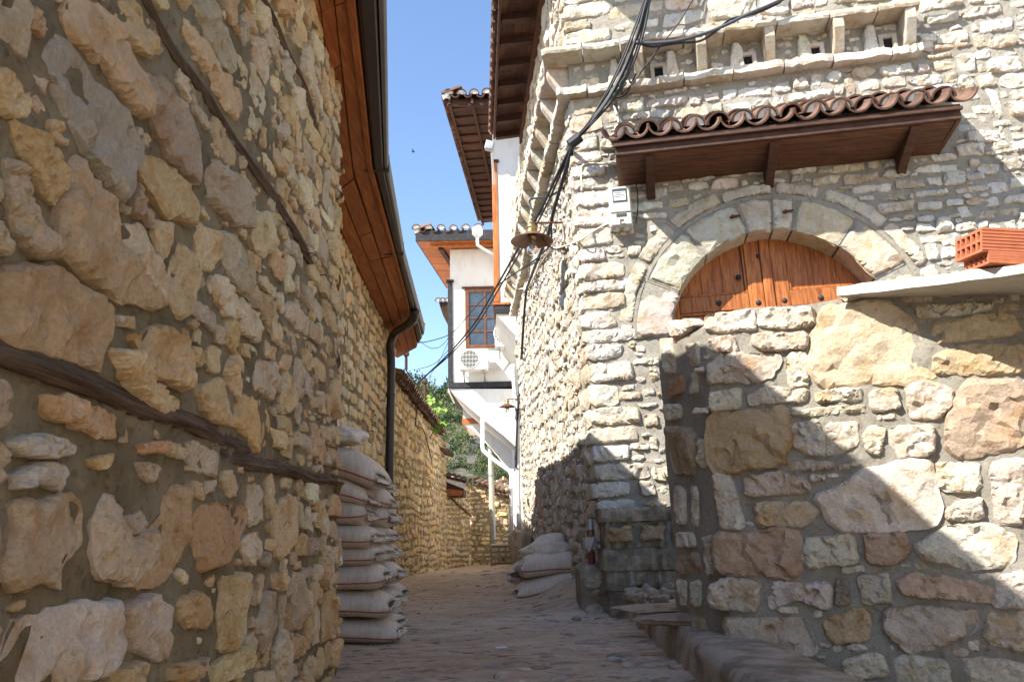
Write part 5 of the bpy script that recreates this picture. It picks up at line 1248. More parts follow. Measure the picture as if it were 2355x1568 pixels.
mb = MB(); mb.add([o0+UPZ*.12, o1+UPZ*.12, o1+A(2.6, -1.2, 1.3), o0+A(2.6, 2.2, 1.3)], [(0, 1, 2, 3)]); mb.add([o0+UPZ*.12, fr+UPZ*.12, fr+A(0, 2.2, 1.3), o0+A(2.6, 2.2, 1.3)], [(0, 1, 2, 3)]); mb.build('roof', m_terracotta, h2)

YA = 16.5
h3 = thing('white_house', 'white plastered bay house with wooden grid window and an air conditioner below it', 'house', (-.5, YA+1.5, .4))
al_, ar_ = at(1034, 880, YA), A(xr+.3, YA, 0)
zb1 = at(1034, 880, YA)[2]; zb0 = at(1034, 893, YA)[2]; ztA = at(1034, 574, YA)[2]
mb = MB(); mb.prism([A(al_[0], YA, zb1), A(xr+.3, YA, zb1), A(xr+.3, YA, ztA), A(al_[0]+.02, YA, ztA)], A(.25, 3.0, 0)); wallA = mb.build('wall', m_plaster, h3)
mb = MB(); mb.box((al_[0]-.03, YA-.035, zb0), (xr, YA+2.9, zb1-.003)); mb.build('black_band', m_black_paint, h3)
x0, x1 = at(1033, 700, YA)[0], at(1041, 700, YA)[0]
mb = MB(); mb.box((x0-.03, YA-.035, zb1), (x1, YA+.06, at(1034, 650, YA)[2])); bevel(mb.build('corner_post', m_black_paint, h3), .008)
mb = MB(); mb.box((x0-.07, YA-.06, at(1034, 650, YA)[2]), (x1+.03, YA+.06, at(1034, 645, YA)[2])); mb.build('post_cap', m_black_paint, h3)
cove('cove', [(1033, 894), (1046, 908), (1062, 922), (1080, 938), (1100, 955), (1120, 971), (1140, 987), (1158, 1001), (1176, 1017), (1196, 1036), (1215, 1050), (1215, 894)], YA, A(.12, 2.6, 0), h3)
# window
win = slab_box('window', 1072, 668, 1160, 800, YA-.045, .05, m_wood_post, h3)
bpy.data.objects.remove(win)
wx0, wx1 = at(1070, 700, YA)[0], at(1160, 700, YA)[0]; wz1, wz0 = at(1072, 664, YA)[2], at(1072, 801, YA)[2]
mb = MB(); t = .085
mb.box((wx0, YA-.05, wz0), (wx0+t, YA+.02, wz1)); mb.box((wx1-t, YA-.05, wz0), (wx1, YA+.02, wz1)); mb.box((wx0+t, YA-.05, wz1-t), (wx1-t, YA+.02, wz1)); mb.box((wx0+t, YA-.05, wz0), (wx1-t, YA+.02, wz0+t*.8))
win = mb.build('window', m_wood_window, h3); bevel(win, .006)
mb = MB(); mb.box((wx0-.07, YA-.085, wz1+.001), (wx1+.05, YA-.002, wz1+.025)); mb.build('window_hood', m_wood_dark, win)
iw0, iw1, iz0, iz1 = wx0+t, wx1-t, wz0+t*.8, wz1-t
mb = MB(); mb.box(((iw0+iw1)/2-.022, YA-.04, iz0), ((iw0+iw1)/2+.022, YA-.012, iz1)); mb.build('glazing_bar', m_wood_window, win)
for i in range(1, 4):
    z = iz0+(iz1-iz0)*i/4
    for a, b in ((iw0, (iw0+iw1)/2-.023), ((iw0+iw1)/2+.023, iw1)): mb = MB(); mb.box((a, YA-.038, z-.016), (b, YA-.014, z+.016)); mb.build('glazing_bar', m_wood_window, win)
for i in range(4):
    for a, b in ((iw0, (iw0+iw1)/2-.022), ((iw0+iw1)/2+.022, iw1)):
        za, zb_ = iz0+(iz1-iz0)*i/4+.016, iz0+(iz1-iz0)*(i+1)/4-.016
        mb = MB(); k = Rw.uniform(-.004, .004); mb.add([A(a, YA-.020, za), A(b, YA-.020+k, za), A(b, YA-.020+k, zb_), A(a, YA-.020, zb_)], [(0, 1, 2, 3)]); mb.build('pane', m_glass, win)
        mb = MB(); g_ = .03; mb.add([A(a+g_, YA-.017, za), A(b-g_, YA-.017, za), A(b-g_, YA-.017, zb_-.05), A(a+g_, YA-.017, zb_-.05)], [(0, 1, 2, 3)]); 
# its eave: dark fascia, tiles with limewashed ends, orange boarded soffit on the alley side
ZA = ztA+.02
O = atz(958, 553, ZA); OF = atz(1029, 662, ZA); OR = A(xr+.3, O[1]+.05, ZA)
mb = MB(); mb.add([O, OF, OF+A(.6, 0, 0), A(al_[0]+.3, YA+.02, ZA), A(xr+.3, YA+.02, ZA), OR], [(0, 1, 2, 3, 4, 5)]); e3 = mb.build('eave', m_wood_post, h3)
nb3 = 7
for i in range(nb3):
    a, b = O+(OF-O)*(i+.02)/nb3, O+(OF-O)*(i+.98)/nb3; mb = MB(); mb.prism([a, b, b+A(.52, .1, 0), a+A(.52, .1, 0)], UPZ*-.015); mb.build('soffit_board', m_wood_post, e3)
mb = MB(); mb.beam(O+A(.5, .4, -.03), OF+A(.5, -.2, -.03), .1, .1); mb.build('bracket', m_wood_dark, e3)
mb = MB(); mb.beam(O+A(0, -.02, .09), OR+A(0, -.02, .09), .05, .24); mb.build('fascia_board', m_black_paint, e3)
mb = MB(); mb.beam(O+A(.3, .22, -.04), OR+A(0, .22, -.04), .05, .07); mb.build('edge_board', m_wood_post, e3)
d = nrm(OF-O); outw = A(-d[1], d[0], 0); outw = outw if outw[0] < 0 else -outw
mb = MB(); mb.beam(O+outw*.01+A(0, 0, .09), OF+outw*.01+A(0, 0, .09), .03, .20); mb.build('fascia_board', m_black_paint, e3)
eave_tiles(e3, O+UPZ*.14, A(at(1100, 530, O[1])[0], OR[1], OR[2])+UPZ*.14, A(0, -1, 0), .235, tile_plug)
eave_tiles(e3, O+UPZ*.12, OF+UPZ*.12, outw, .24, tile_end, over=.04)
mb = MB(); mb.lathe(O+A(.02, .0, .24), [(.05, -.08), (.07, -.05), (.08, 0), (.06, .05), (0, .07)], 9); mb.build('hip_mortar', m_limewash, e3, smooth=True)
mb = MB(); mb.add([O+UPZ*.22, OR+UPZ*.22, OR+A(0, 2.5, 1.2), O+A(2, 2.5, 1.2)], [(0, 1, 2, 3)]); mb.add([O+UPZ*.22, OF+UPZ*.22, OF+A(2, 0, 1.2), O+A(2, 2.5, 1.2)], [(0, 1, 2, 3)]); mb.build('roof', m_terracotta, h3)
# farther bay and a farther eave peeping out left of the black post
Y4 = 19.3
h4 = thing('white_house', 'farthest white bay with a short orange band under the curved white cove', 'house', (-.6, Y4+1, .4))
slab_box('wall', 1064, 880, 1190, 963, Y4, 3, m_plaster, h4); slab_box('orange_band', 1063, 962, 1107, 973, Y4-.03, 1, m_wood_post, h4)
cove('cove', [(1065, 974), (1080, 983), (1095, 995), (1112, 1012), (1130, 1032), (1148, 1054), (1164, 1078), (1174, 1098), (1190, 1098), (1190, 974)], Y4, A(.1, 1.6, 0), h4)
Y5 = 22
slab_box('upper_wall', 1030, 735, 1090, 900, Y5-.1+.5, 2, m_plaster, h4)
a, b = at(1009, 706, Y5-.6), at(1045, 706, Y5-.6); mb = MB(); mb.prism([at(1009, 694, Y5-.6), at(1013, 708, Y5-.6), at(1026, 734, Y5+.6), at(1050, 734, Y5+.6), at(1050, 694, Y5-.6)], A(0, .8, 0)); e4 = mb.build('eave', m_wood_dark, h4)
for i in range(4): put_tile(tile_plug, e4, at(1008+i*10, 692, Y5-.75), A(0, .4, .1), (0, 0, 1))

# fittings on the white houses
def ac_unit(label, p, wd, ht, dp, slats=True):
    """p: lower left front corner; the casing faces the viewer"""
    r = thing('air_conditioner', label, 'air conditioner', p, 'outdoor air conditioners'); p = np.asarray(p)
    mb = MB(); mb.box(p, p+A(wd, dp, ht)); bevel(mb.build('casing', m_ac, r), .015)
    cx, cz, R_ = p[0]+wd*.37, p[2]+ht*.5, ht*.41
    mb = MB(); mb.lathe((cx, p[1]-.004, cz), [(0, 0), (R_, 0)], 28, (0, 1, 0)); mb.build('fan_shade_disc', m_acdark, r)  # flat dark disc on the closed casing, painted as the shade behind the grille
    mb = MB(); mb.lathe((cx, p[1]-.006, cz), [(R_*.99, .0), (R_*1.04, -.016), (R_*1.10, 0)], 28, (0, 1, 0))
    for i in range(-5, 6): x = i/6*R_; hz = math.sqrt(max(R_*R_-x*x, 0)); mb.box((cx+x-.003, p[1]-.022, cz-hz), (cx+x+.003, p[1]-.014, cz+hz))
    for i in (-2, 0, 2): z = i/4*R_; hx = math.sqrt(max(R_*R_-z*z, 0)); mb.box((cx-hx, p[1]-.014, cz+z-.004), (cx+hx, p[1]-.008, cz+z+.004))
    mb.build('fan_grille', m_ac, r)
    mb = MB()
    for i in range(3): mb.lathe((cx, p[1]-.003, cz), [(0, -.002), (R_*.25, -.002)], 12, (0, 1, 0))
    mb.build('fan_hub', m_galv, r)
    mb = MB(); x = p[0]+wd*.70
    for i in range(4): z = p[2]+ht*(.30+.09*i); mb.box((x, p[1]-.006, z), (x+wd*.22, p[1]+.001, z+.010))
    mb.box((x-.012, p[1]-.004, p[2]+.01), (x-.008, p[1]+.001, p[2]+ht-.01)); mb.build('louvre', m_ac, r)
    for f in (.12, .85):
        mb = MB(); x = p[0]+wd*f; mb.box((x, p[1]+.02, p[2]-.035), (x+.03, p[1]+dp+.10, p[2]-.002)); mb.prism([A(x, p[1]+.05, p[2]-.034), A(x, p[1]+.09, p[2]-.034), A(x, p[1]+dp+.1, p[2]-.16), A(x, p[1]+dp+.1, p[2]-.20)], A(.03, 0, 0)); mb.build('bracket', m_galv, r)
    mb = MB(); q = p+A(wd, dp*.5, ht*.3); mb.box(q+A(0, -.05, -.08), q+A(.03, .07, .08)); mb.build('valve_cover', m_ac, r)
    return r
YF = YA-.42; a, b = at(1056, 850, YF), at(1121, 801, YF)
ac_unit('white air conditioner with round fan grille under the wooden grid window', A(a[0], YF, a[2]), b[0]-a[0], b[2]-a[2], .30)
a, b = at(1139, 797, 15.6), at(1168, 736, 15.6); ac_unit('white air conditioner almost hidden behind the curved cove, right of the window', A(a[0], 15.6, a[2]), .62, b[2]-a[2], .30)
def cable(name, label, pts, r, m, n=6, seg=8):
    mb = MB(); mb.tube(spline(pts, seg), r, n); o = mb.build(name, m, None, smooth=True); return tag(o, label, 'cable')
q0 = at(1120, 832, YF+.2)
cable('hose', 'cream hose looping from the air conditioner to the corner of the white bay', [at(1118, 838, YA-.08), at(1130, 850, YA-.06), at(1148, 846, YA-.05), at(1160, 836, YA-.04), at(1170, 815, YA-.05), at(1178, 790, YA-.05)], .014, m_cable_cream)
tv = thing('vent_pipe', 'white mushroom vent pipe under the corner of the white eaves', 'vent', at(1098, 570, 15.4))
c = at(1098, 535, 15.4); k = 15.4/F
mb = MB(); mb.lathe(c, [(0, .11), (.10, .11), (.115, .09), (.115, -.04), (.06, -.10), (.035, -.10), (0, -.10)], 16); mb.build('vent_cap', m_pvc, tv, smooth=False)
mb = MB(); mb.tube(spline([c+A(0, 0, -.09), c+A(.0, 0, -.25), c+A(.05, .03, -.32), c+A(.36, .3, -.42)], 5), .034, 10); mb.build('vent_stem', m_pvc, tv, smooth=True)
mb = MB(); c = at(1126, 336, 12.6); mb.obox(c, (1, 0, -.25), (0, 1, .0), (.25, 0, 1), .075, .06, .085); o = bevel(mb.build('junction_box', m_galv), .01); tag(o, 'small tilted grey box at the low end of the long dark eave', 'box')
mb = MB(); c0_ = at(1131, 350, 12.7); mb.tube([c0_, c0_+A(.02, .6, -.35)], .022, 8); mb.build('box_stem', m_pvc, o)

# downpipes at the far end of the stone wall
def pipe(label, pts, r, m, clamps=()):
    t = thing('downpipe', label, 'downpipe', pts[-1]); mb = MB(); mb.tube(pts, r, 12); mb.build('pipe', m, t, smooth=True)
    for c in clamps: mb = MB(); mb.lathe(c, [(r, -.03), (r+.012, -.028), (r+.012, .028), (r, .03)], 12); mb.build('pipe_clamp', m, t)
    return t
Yp = 13.75
pipe('grey white vertical downpipe standing against the end of the sunlit stone wall', spline([at(1180, 838, Yp), at(1183, 890, Yp), at(1190, 950, Yp), at(1191, 1060, Yp), at(1193, 1218, Yp)], 6), .040, m_pvc, [at(1191, 1073, Yp), at(1190, 960, Yp)])
pipe('white vertical downpipe left of the other one, ending behind the boulder', [at(1177, 1078, 15.6), at(1176, 1100, 15.6), at(1176, 1240, 15.6)], .042, m_pvc, [at(1176, 1120, 15.6), at(1176, 1183, 15.6)])
pipe('slanting white downpipe with an elbow under the curved white coves', spline([at(1110, 962, 16.3), at(1110, 1000, 16.2), at(1110, 1030, 16.1), at(1116, 1040, 16.0), at(1140, 1060, 15.8), at(1168, 1080, 15.65), at(1177, 1088, 15.6)], 6), .042, m_pvc, [at(1110, 968, 16.3), at(1128, 1050, 15.9)])
mb = MB(); mb.prism([at(1178, 838, 13.86), at(1190, 838, 13.86), at(1196, 905, 13.86), at(1186, 905, 13.86)], A(0, .02, 0)); o = mb.build('metal_flashing', m_galv); tag(o, 'crumpled grey metal flashing strip where stone wall meets white house', 'flashing')
# utility pole
up = thing('utility_pole', 'pale round concrete utility pole at the end of the alley', 'pole', at(1135, 1299, 19.6))
b = at(1135, 1300, 19.6); mb = MB(); mb.tube([b, b+A(-.01, 0, 1.2), b+A(-.035, 0, 3.6), b+A(-.05, 0, 5.0)], [.075, .070, .062, .058], 16); mb.build('pole_shaft', mat('pale_concrete', (.42, .40, .34), .9, layers=[(3, 6, .4, .65, (.8, .76, .68), .6, 'mul')]), up, smooth=True)
for z in (1.0, 2.2): mb = MB(); mb.lathe(b+A(-.02, 0, z), [(.066, -.02), (.076, -.015), (.076, .015), (.066, .02)], 16); mb.build('strap', m_galv, up)
mb = MB(); mb.box(b+A(.02, -.10, .62), b+A(.07, -.06, 1.15)); mb.build('cable_guard', m_pvc, up)

# bracket lamps
def lamp(label, m0, tipx, shade_r, nrm_, drop, arm_m=m_iron):
    """m0: point on the wall; arm runs along nrm_ until its tip projects to tipx"""
    lo, hi = 0.02, 2.0
    for _ in range(40):
        t = (lo+hi)/2
        if proj(m0+nrm_*t)[0] > tipx: lo = t
        else: hi = t
    tip = m0+nrm_*t; k = shade_r/.20
    r = thing('wall_lamp', label, 'lamp', m0, 'brass bracket lamps along the alley')
    mb = MB(); mb.obox(m0+nrm_*.006-UPZ*.12*k, nrm_, np.cross(nrm_, UPZ), UPZ, .006, .020*k, .20*k); mb.build('wall_plate', arm_m, r)
    mb = MB(); mb.tube([m0, tip], .010*k, 8); mb.tube(spline([m0-UPZ*.26*k, m0+nrm_*.12*k-UPZ*.27*k, m0+nrm_*.22*k-UPZ*.16*k, m0+nrm_*.18*k-UPZ*.04*k], 6), .007*k, 6); mb.tube([tip, tip-UPZ*.02*k], .010*k, 8); mb.build('arm', arm_m, r)
    c = tip-UPZ*.005*k
    mb = MB(); mb.lathe(c, [(0, .01*k), (.030*k, 0), (.050*k, -.03*k), (.052*k, -.055*k), (.043*k, -.062*k), (.056*k, -.075*k), (.058*k, -.098*k), (.066*k, -.108*k)], 20); mb.build('brass_cap', m_brass, r, smooth=True)
    mb = MB(); mb.lathe(c, [(.060*k, -.100*k), (.10*k, -.122*k), (.20*k, -.178*k), (.206*k, -.184*k), (.20*k, -.185*k), (.10*k, -.130*k), (.05*k, -.112*k)], 28); mb.build('shade', m_lampshade, r, smooth=True)
    mb = MB(); mb.lathe(c, [(.0, -.11*k), (.042*k, -.115*k), (.042*k, -.16*k), (0, -.165*k)], 14); mb.build('socket', m_brass, r, smooth=True)
    mb = MB(); mb.lathe(c, [(.030*k, -.163*k), (.046*k, -.195*k), (.052*k, -.25*k), (.050*k, -.29*k), (.036*k, -.315*k), (0, -.322*k)], 18); mb.build('bulb', m_bulb, r, smooth=True)
    mb = MB()
    for i in range(5): a = i*1.256; p = c+A(math.cos(a)*.016*k, math.sin(a)*.016*k, -.20*k); mb.tube([p, p-UPZ*.075*k], .0028*k, 5)
    mb.build('filament', m_filament, r)
    return r
u, v = WS.uv(1298, 512); lamp('near brass lamp with a wide brown shade and bare bulb by the corner cables', WS.P(u, v), 1222, .215, WS.n, 0)
u, v = WS.uv(1198, 917); lamp('middle brass lamp in front of the white curved cove', A(*(WS.P(u, v)-WS.n*0)), 1166, .15, WS.n, 0)
lamp('farthest small lamp beside the utility pole', at(1173, 1094, 17.0), 1158, .125, A(-1, .05, 0), 0)

# electricity meter
uM0, vM0 = WFc.uv(1404, 521, .14); uM1, vM1 = WFc.uv(1448, 425, .14)
me_ = thing('electricity_meter', 'grey plastic electricity meter box left of the door canopy', 'meter box', WFc.P((uM0+uM1)/2, vM0, 0))
def mbox(name, u0, u1, v0, v1, w0, w1, m, bv=.004):
    mb = MB(); mb.prism([WFc.P(u0, v0, w0), WFc.P(u1, v0, w0), WFc.P(u1, v1, w0), WFc.P(u0, v1, w0)], WFc.n*(w1-w0)); o = mb.build(name, m, me_); return bevel(o, bv) if bv else o
W_, H_ = uM1-uM0, vM1-vM0
mbox('box', uM0, uM1, vM0, vM1, .0, .13, m_meter, .012)
mbox('front_cover', uM0+.008, uM1-.008, vM0+H_*.33, vM1-.008, .131, .150, m_meter, .008)
mbox('window_frame', uM0+W_*.20, uM1-W_*.16, vM0+H_*.58, vM0+H_*.92, .1505, .154, m_acdark, 0)
mbox('meter_window', uM0+W_*.235, uM1-W_*.195, vM0+H_*.60, vM0+H_*.90, .1545, .156, m_meterglass, 0)
mbox('print_plate', uM0+W_*.25, uM1-W_*.22, vM0+H_*.62, vM0+H_*.84, .1562, .1572, m_paper, 0)
for f in (.80, .745, .70): mbox('print_line', uM0+W_*.27, uM1-W_*.25, vM0+H_*f, vM0+H_*(f+.022), .1574, .158, m_meterglass, 0)
mbox('lower_cover', uM0+.008, uM1-.008, vM0+.008, vM0+H_*.31, .131, .144, m_meter, .008)
mbox('breaker_shade_panel', uM0+W_*.30, uM1-W_*.24, vM0+H_*.215, vM0+H_*.295, .1445, .147, m_acdark, 0)  # dark panel laid on the cover, painted as the shade of a recess
mbox('seal_shade_panel', uM0+W_*.44, uM1-W_*.38, vM0+H_*.04, vM0+H_*.15, .1445, .147, m_acdark, 0)  # dark panel painted as the shade in the notch
mbox('seal_tag', uM0+W_*.50, uM1-W_*.40, vM0+H_*.035, vM0+H_*.085, .148, .155, m_sticker, 0)
mbox('white_tag', uM0+W_*.57, uM1-W_*.34, vM0+H_*.05, vM0+H_*.085, .1552, .157, m_paper, 0)
for f in (.25, .68):
    mb = MB(); mb.lathe(WFc.P(uM0+W_*f, vM0-.012, .08), [(0, -.012), (.028, -.012), (.028, .014), (0, .014)], 12); mb.build('gland', m_meter, me_)
cable('cable', 'cream cable running from the lamp across the wall to the meter box', [WS.P(*WS.uv(1285, 572), .03), WFc.P(*WFc.uv(1330, 555, .03), .03), WFc.P(*WFc.uv(1365, 532, .03), .03), WFc.P(*WFc.uv(1398, 515, .03), .03), WFc.P(uM0+.01, vM0+.03, .05)], .009, m_cable_cream)
cable('cable', 'grey cable curving from canopy edge over the corner stones', [WFc.P(*WFc.uv(1420, 378, .03), .04), WFc.P(*WFc.uv(1385, 376, .03), .03), WFc.P(*WFc.uv(1345, 378, .03), .035), WFc.P(*WFc.uv(1337, 395, .03), .03), WFc.P(*WFc.uv(1338, 440, .03), .02)], .011, m_cable_cream)
cable('cable', 'thin black cable hanging right of the meter box', [WFc.P(*WFc.uv(1462, 418, .02), .02), WFc.P(*WFc.uv(1467, 455, .02), .03), WFc.P(*WFc.uv(1466, 490, .02), .03), WFc.P(*WFc.uv(1462, 512, .02), .02)], .005, m_cable)

# insulator with its stay
ins = thing('insulator', 'green glass cable insulator on the wall above the canopy corner', 'insulator', WFc.P(*WFc.uv(1410, 225, .1), .1))
c = WFc.P(*WFc.uv(1410, 214, .12), .12)
mb = MB(); mb.lathe(c, [(0, .055), (.028, .05), (.034, .02), (.028, 0), (.036, -.03), (.03, -.055), (0, -.06)], 14); mb.build('glass_body', m_insul, ins, smooth=True)
mb = MB(); mb.lathe(c, [(0, .075), (.03, .07), (.034, .045), (0, .045)], 12); mb.build('cap', m_black_paint, ins)
mb = MB(); mb.tube([c-UPZ*.05, c-UPZ*.10, WFc.P(*WFc.uv(1412, 240, .0), -.02)], .012, 8); mb.build('pin', m_iron, ins)
mb = MB(); mb.tube([WFc.P(*WFc.uv(1412, 242, .06), .06), WFc.P(*WFc.uv(1434, 318, .2), .2)], .012, 8); mb.build('stay_rod', m_galv, ins)
hk = WFc.P(*WFc.uv(1322, 322, .1), .10)

# overhead cables
C1 = at(1322, 322, 6.30)
def air(*P): return [at(x, y, Y) for x, y, Y in P]
off = lambda pts, dx, dy: [(x+dx, y+dy, Y) for x, y, Y in pts]
main = [(1590, -340, 6.0), (1530, -140, 6.05), (1492, -12, 6.1), (1470, 70, 6.12), (1440, 150, 6.14), (1400, 225, 6.2), (1355, 285, 6.26), (1322, 322, 6.3)]
tail = [(1322, 322, 6.3), (1285, 395, 7.1), (1240, 490, 8.3), (1190, 575, 9.6), (1140, 662, 11), (1090, 745, 12), (1030, 815, 12.6), (960, 882, 13)]
cable('cable', 'thick black overhead cable, the main strand of the bundle at the house corner', air(*main), .021, m_cable)
for i, (dx, dy, r) in enumerate([(-9, -4, .011), (12, 6, .013), (-16, 0, .008), (5, 14, .009), (-4, 8, .010)]):
    m2 = [(x+dx*math.sin(3.1*(j-2)/5+.4), y+dy*math.sin(3.1*(j-2)/5+.2), Y-.02*i) for j, (x, y, Y) in enumerate(main)]; m2[-1] = (1322+dx*.2, 322+dy*.2, 6.3)
    cable('cable', ['thin black strand running left of the thick bundle strand', 'black strand on the right side of the cable bundle', 'outermost thin strand of the bundle, slightly apart on its left', 'thin strand sagging lowest in the bundle', 'middle thin strand in the upper bundle'][i], air(*m2), r, m_cable)
cable('cable', 'black cable falling from the corner past the near lamp to the garden wall top', air(*tail), .016, m_cable)
cable('cable', 'black cable twisted beside the one falling past the near lamp', air(*[(x+(5 if 0 < j < 7 else 0), y+7*math.sin(j*.5), Y) for j, (x, y, Y) in enumerate(tail)]), .012, m_cable)
cable('cable', 'black cable leaving the bundle end for the white bay window', air((1240, 600, 9.2), (1205, 617, 10), (1160, 645, 11), (1108, 690, 12), (1060, 745, 13), (1032, 770, 13.5), (985, 785, 13.6), (957, 788, 13.6)), .009, m_cable)
cable('cable', 'thin drooping black wire left of the black corner post', air((1040, 765, 13.4), (1015, 795, 13.5), (990, 800, 13.5), (962, 782, 13.6)), .006, m_cable)
cable('cable', 'long thin wire crossing the gap between gutter and white bay', air((1100, 735, 12.5), (1045, 790, 13), (1000, 835, 13.2), (958, 850, 13.4)), .006, m_cable)
cable('cable', 'thin wire falling steeply from the white post to the garden wall', air((1038, 770, 13.2), (1010, 830, 13.3), (978, 880, 13.4)), .005, m_cable)
br = [(1322, 322, 6.3), (1300, 395, 6.9), (1275, 480, 7.7)]
wall_run = [WS.P(*WS.uv(x, y, .05), .06) for x, y in ((1262, 540), (1240, 600), (1218, 650), (1210, 672), (1205, 740), (1203, 800))]
cable('cable', 'heavy black cable clipped down the sunlit alley wall', air(*br)+wall_run+[at(1198, 850, 13.7), at(1194, 900, 13.7), at(1190, 960, 13.7), at(1187, 1030, 13.7), at(1186, 1075, 13.7)], .020, m_cable)
cable('cable', 'black cable loop hanging from the bundle beside the near lamp', [at(1300, 430, 7.2), at(1262, 452, 7.9), at(1222, 458, 8.6), at(1220, 472, 8.7), at(1232, 500, 8.6)], .012, m_cable)
cable('cable', 'black cable sagging from the near lamp to the falling cables', [at(1268, 520, 8.0), at(1266, 560, 8.2), at(1240, 590, 8.8), at(1205, 615, 9.6), at(1150, 652, 11)], .011, m_cable)
cable('cable', 'cream cable looping at the end of the side cornice', [WS.P(*WS.uv(1190, 600), .1), WS.P(*WS.uv(1192, 640), .14), WS.P(*WS.uv(1200, 662), .1), WS.P(*WS.uv(1210, 664), .05)], .012, m_cable_cream)
cable('cable', 'cream cable running down from the near lamp along the alley wall', [WS.P(*WS.uv(x, y), .03) for x, y in ((1290, 545), (1270, 575), (1250, 610), (1230, 645), (1216, 668))], .009, m_cable_cream)
cable('cable', 'slate blue cable swinging from the bundle up across the cornice', [WFc.P(*WFc.uv(x, y, .32), .32) for x, y in ((1463, 98), (1500, 100), (1560, 94), (1620, 78), (1665, 60), (1710, 38), (1760, 16), (1830, -12), (1960, -50), (2150, -90))], .016, m_cable_blue)
cable('cable', 'thinner dark cable sagging below the slate blue one', [WFc.P(*WFc.uv(x, y, .30), .30) for x, y in ((1465, 98), (1500, 108), (1560, 100), (1610, 95), (1650, 70), (1680, 45), (1740, 30), (1790, 8), (1815, -10), (1950, -60), (2150, -95))], .011, m_cable)
cable('cable', 'thin straight black wire crossing from top edge down to the insulator', [WFc.P(*WFc.uv(x, y, .28), .28) for x, y in ((1760, -260), (1600, -10), (1560, 55), (1510, 118), (1460, 185), (1430, 216))], .007, m_cable)
for i, P in enumerate([((1465, 100), (1440, 140), (1450, 190), (1462, 170), (1440, 215), (1412, 225)), ((1450, 120), (1435, 165), (1425, 200), (1440, 190), (1415, 222)), ((1470, 95), (1455, 150), (1435, 180), (1400, 225), (1350, 290))]):
    cable('cable', ['loose black cable loop hanging by the green insulator', 'smaller tangled cable loop against the insulator', 'slack dark cable between bundle and corner'][i], [WFc.P(*WFc.uv(x, y, .2), .2) for x, y in P], .010, m_cable)
mb = MB(); mb.tube([C1+A(.05, 0, .03), C1+A(-.05, .02, -.04)], .050, 10); o = mb.build('cable_tie', m_cable); tag(o, 'black tie knot holding the cable bundle at the house corner', 'cable tie')
cable('cable', 'brown dry cable running down the shaded garden wall', [WC.P(*WC.uv(x, y), .05) for x, y in ((925, 850), (948, 880), (962, 900), (955, 930), (950, 975), (965, 985), (975, 1010), (985, 1060))], .010, m_iron)
cable('cable', 'black cable branching sideways on the shaded garden wall', [WC.P(*WC.uv(x, y), .06) for x, y in ((965, 885), (962, 915), (960, 935), (985, 968))], .010, m_cable)
# conduit with rag at the corner foot
cdn = thing('conduit', 'dark red corrugated conduit wrapped in a grey rag at the corner foot', 'conduit', at(1361, 1298, 6.46))
p0, p1 = at(1361, 1299, 6.46), at(1360, 1262, 6.46); n = 26; r_ = .030
mb = MB(); mb.tube([p0+(p1-p0)*i/n for i in range(n+1)], [r_ if i % 2 else r_*.86 for i in range(n+1)], 14); mb.build('corrugated_tube', m_conduit, cdn, smooth=True)
q0, q1 = at(1359, 1232, 6.46), at(1358, 1205, 6.48); mb = MB(); mb.tube([q0-(q1-q0)*.1, q1, q1+(q1-q0)*.4], .027, 10); mb.build('grey_tube', m_galv, cdn)
mb = MB(); mb.lathe(at(1358, 1226, 6.46), [(.028, -.03), (.034, -.025), (.034, .025), (.028, .03)], 12); mb.build('tape', m_lampshade, cdn)
V = []; nR_ = 18
for i in range(9):
    t = i/8; c = q0+(p1-q0)*t*1.15
    for j in range(nR_): a = 6.283*j/nR_; rr = (.028+.020*math.sin(t*3))*(1+.30*math.sin(a*5+t*4)+.15*math.sin(a*9)); V.append(c+A(rr*math.cos(a)-.012*t, rr*math.sin(a), .012*math.sin(a*4)*t))
mb = MB(); mb.add(V, [(i*nR_+j, i*nR_+(j+1) % nR_, (i+1)*nR_+(j+1) % nR_, (i+1)*nR_+j) for i in range(8) for j in range(nR_)]); mb.build('rag', m_rag, cdn, smooth=True)
# rusty posts above the garden wall
for i, (x, y0_, y1_, Y, lab) in enumerate([(934, 816, 850, 11.5, 'thin rusty iron post above the tiles next to the wooden eave'), (978, 880, 915, 13.6, 'short rusty iron post with a cap above the tiled wall coping')]):
    a, b = at(x, y1_, Y)+A(-.25, .3, 0), at(x, y0_, Y)+A(-.25, .3, 0); a, b = at(x, y1_, Y), at(x, y0_, Y)
    r = thing('iron_post', lab, 'post', a); mb = MB(); mb.tube([a, b], .024, 8); mb.build('shaft', m_iron, r); mb = MB(); mb.box(b+A(-.04, -.04, -.01), b+A(.045, .04, .04)); mb.build('cap', m_iron, r)

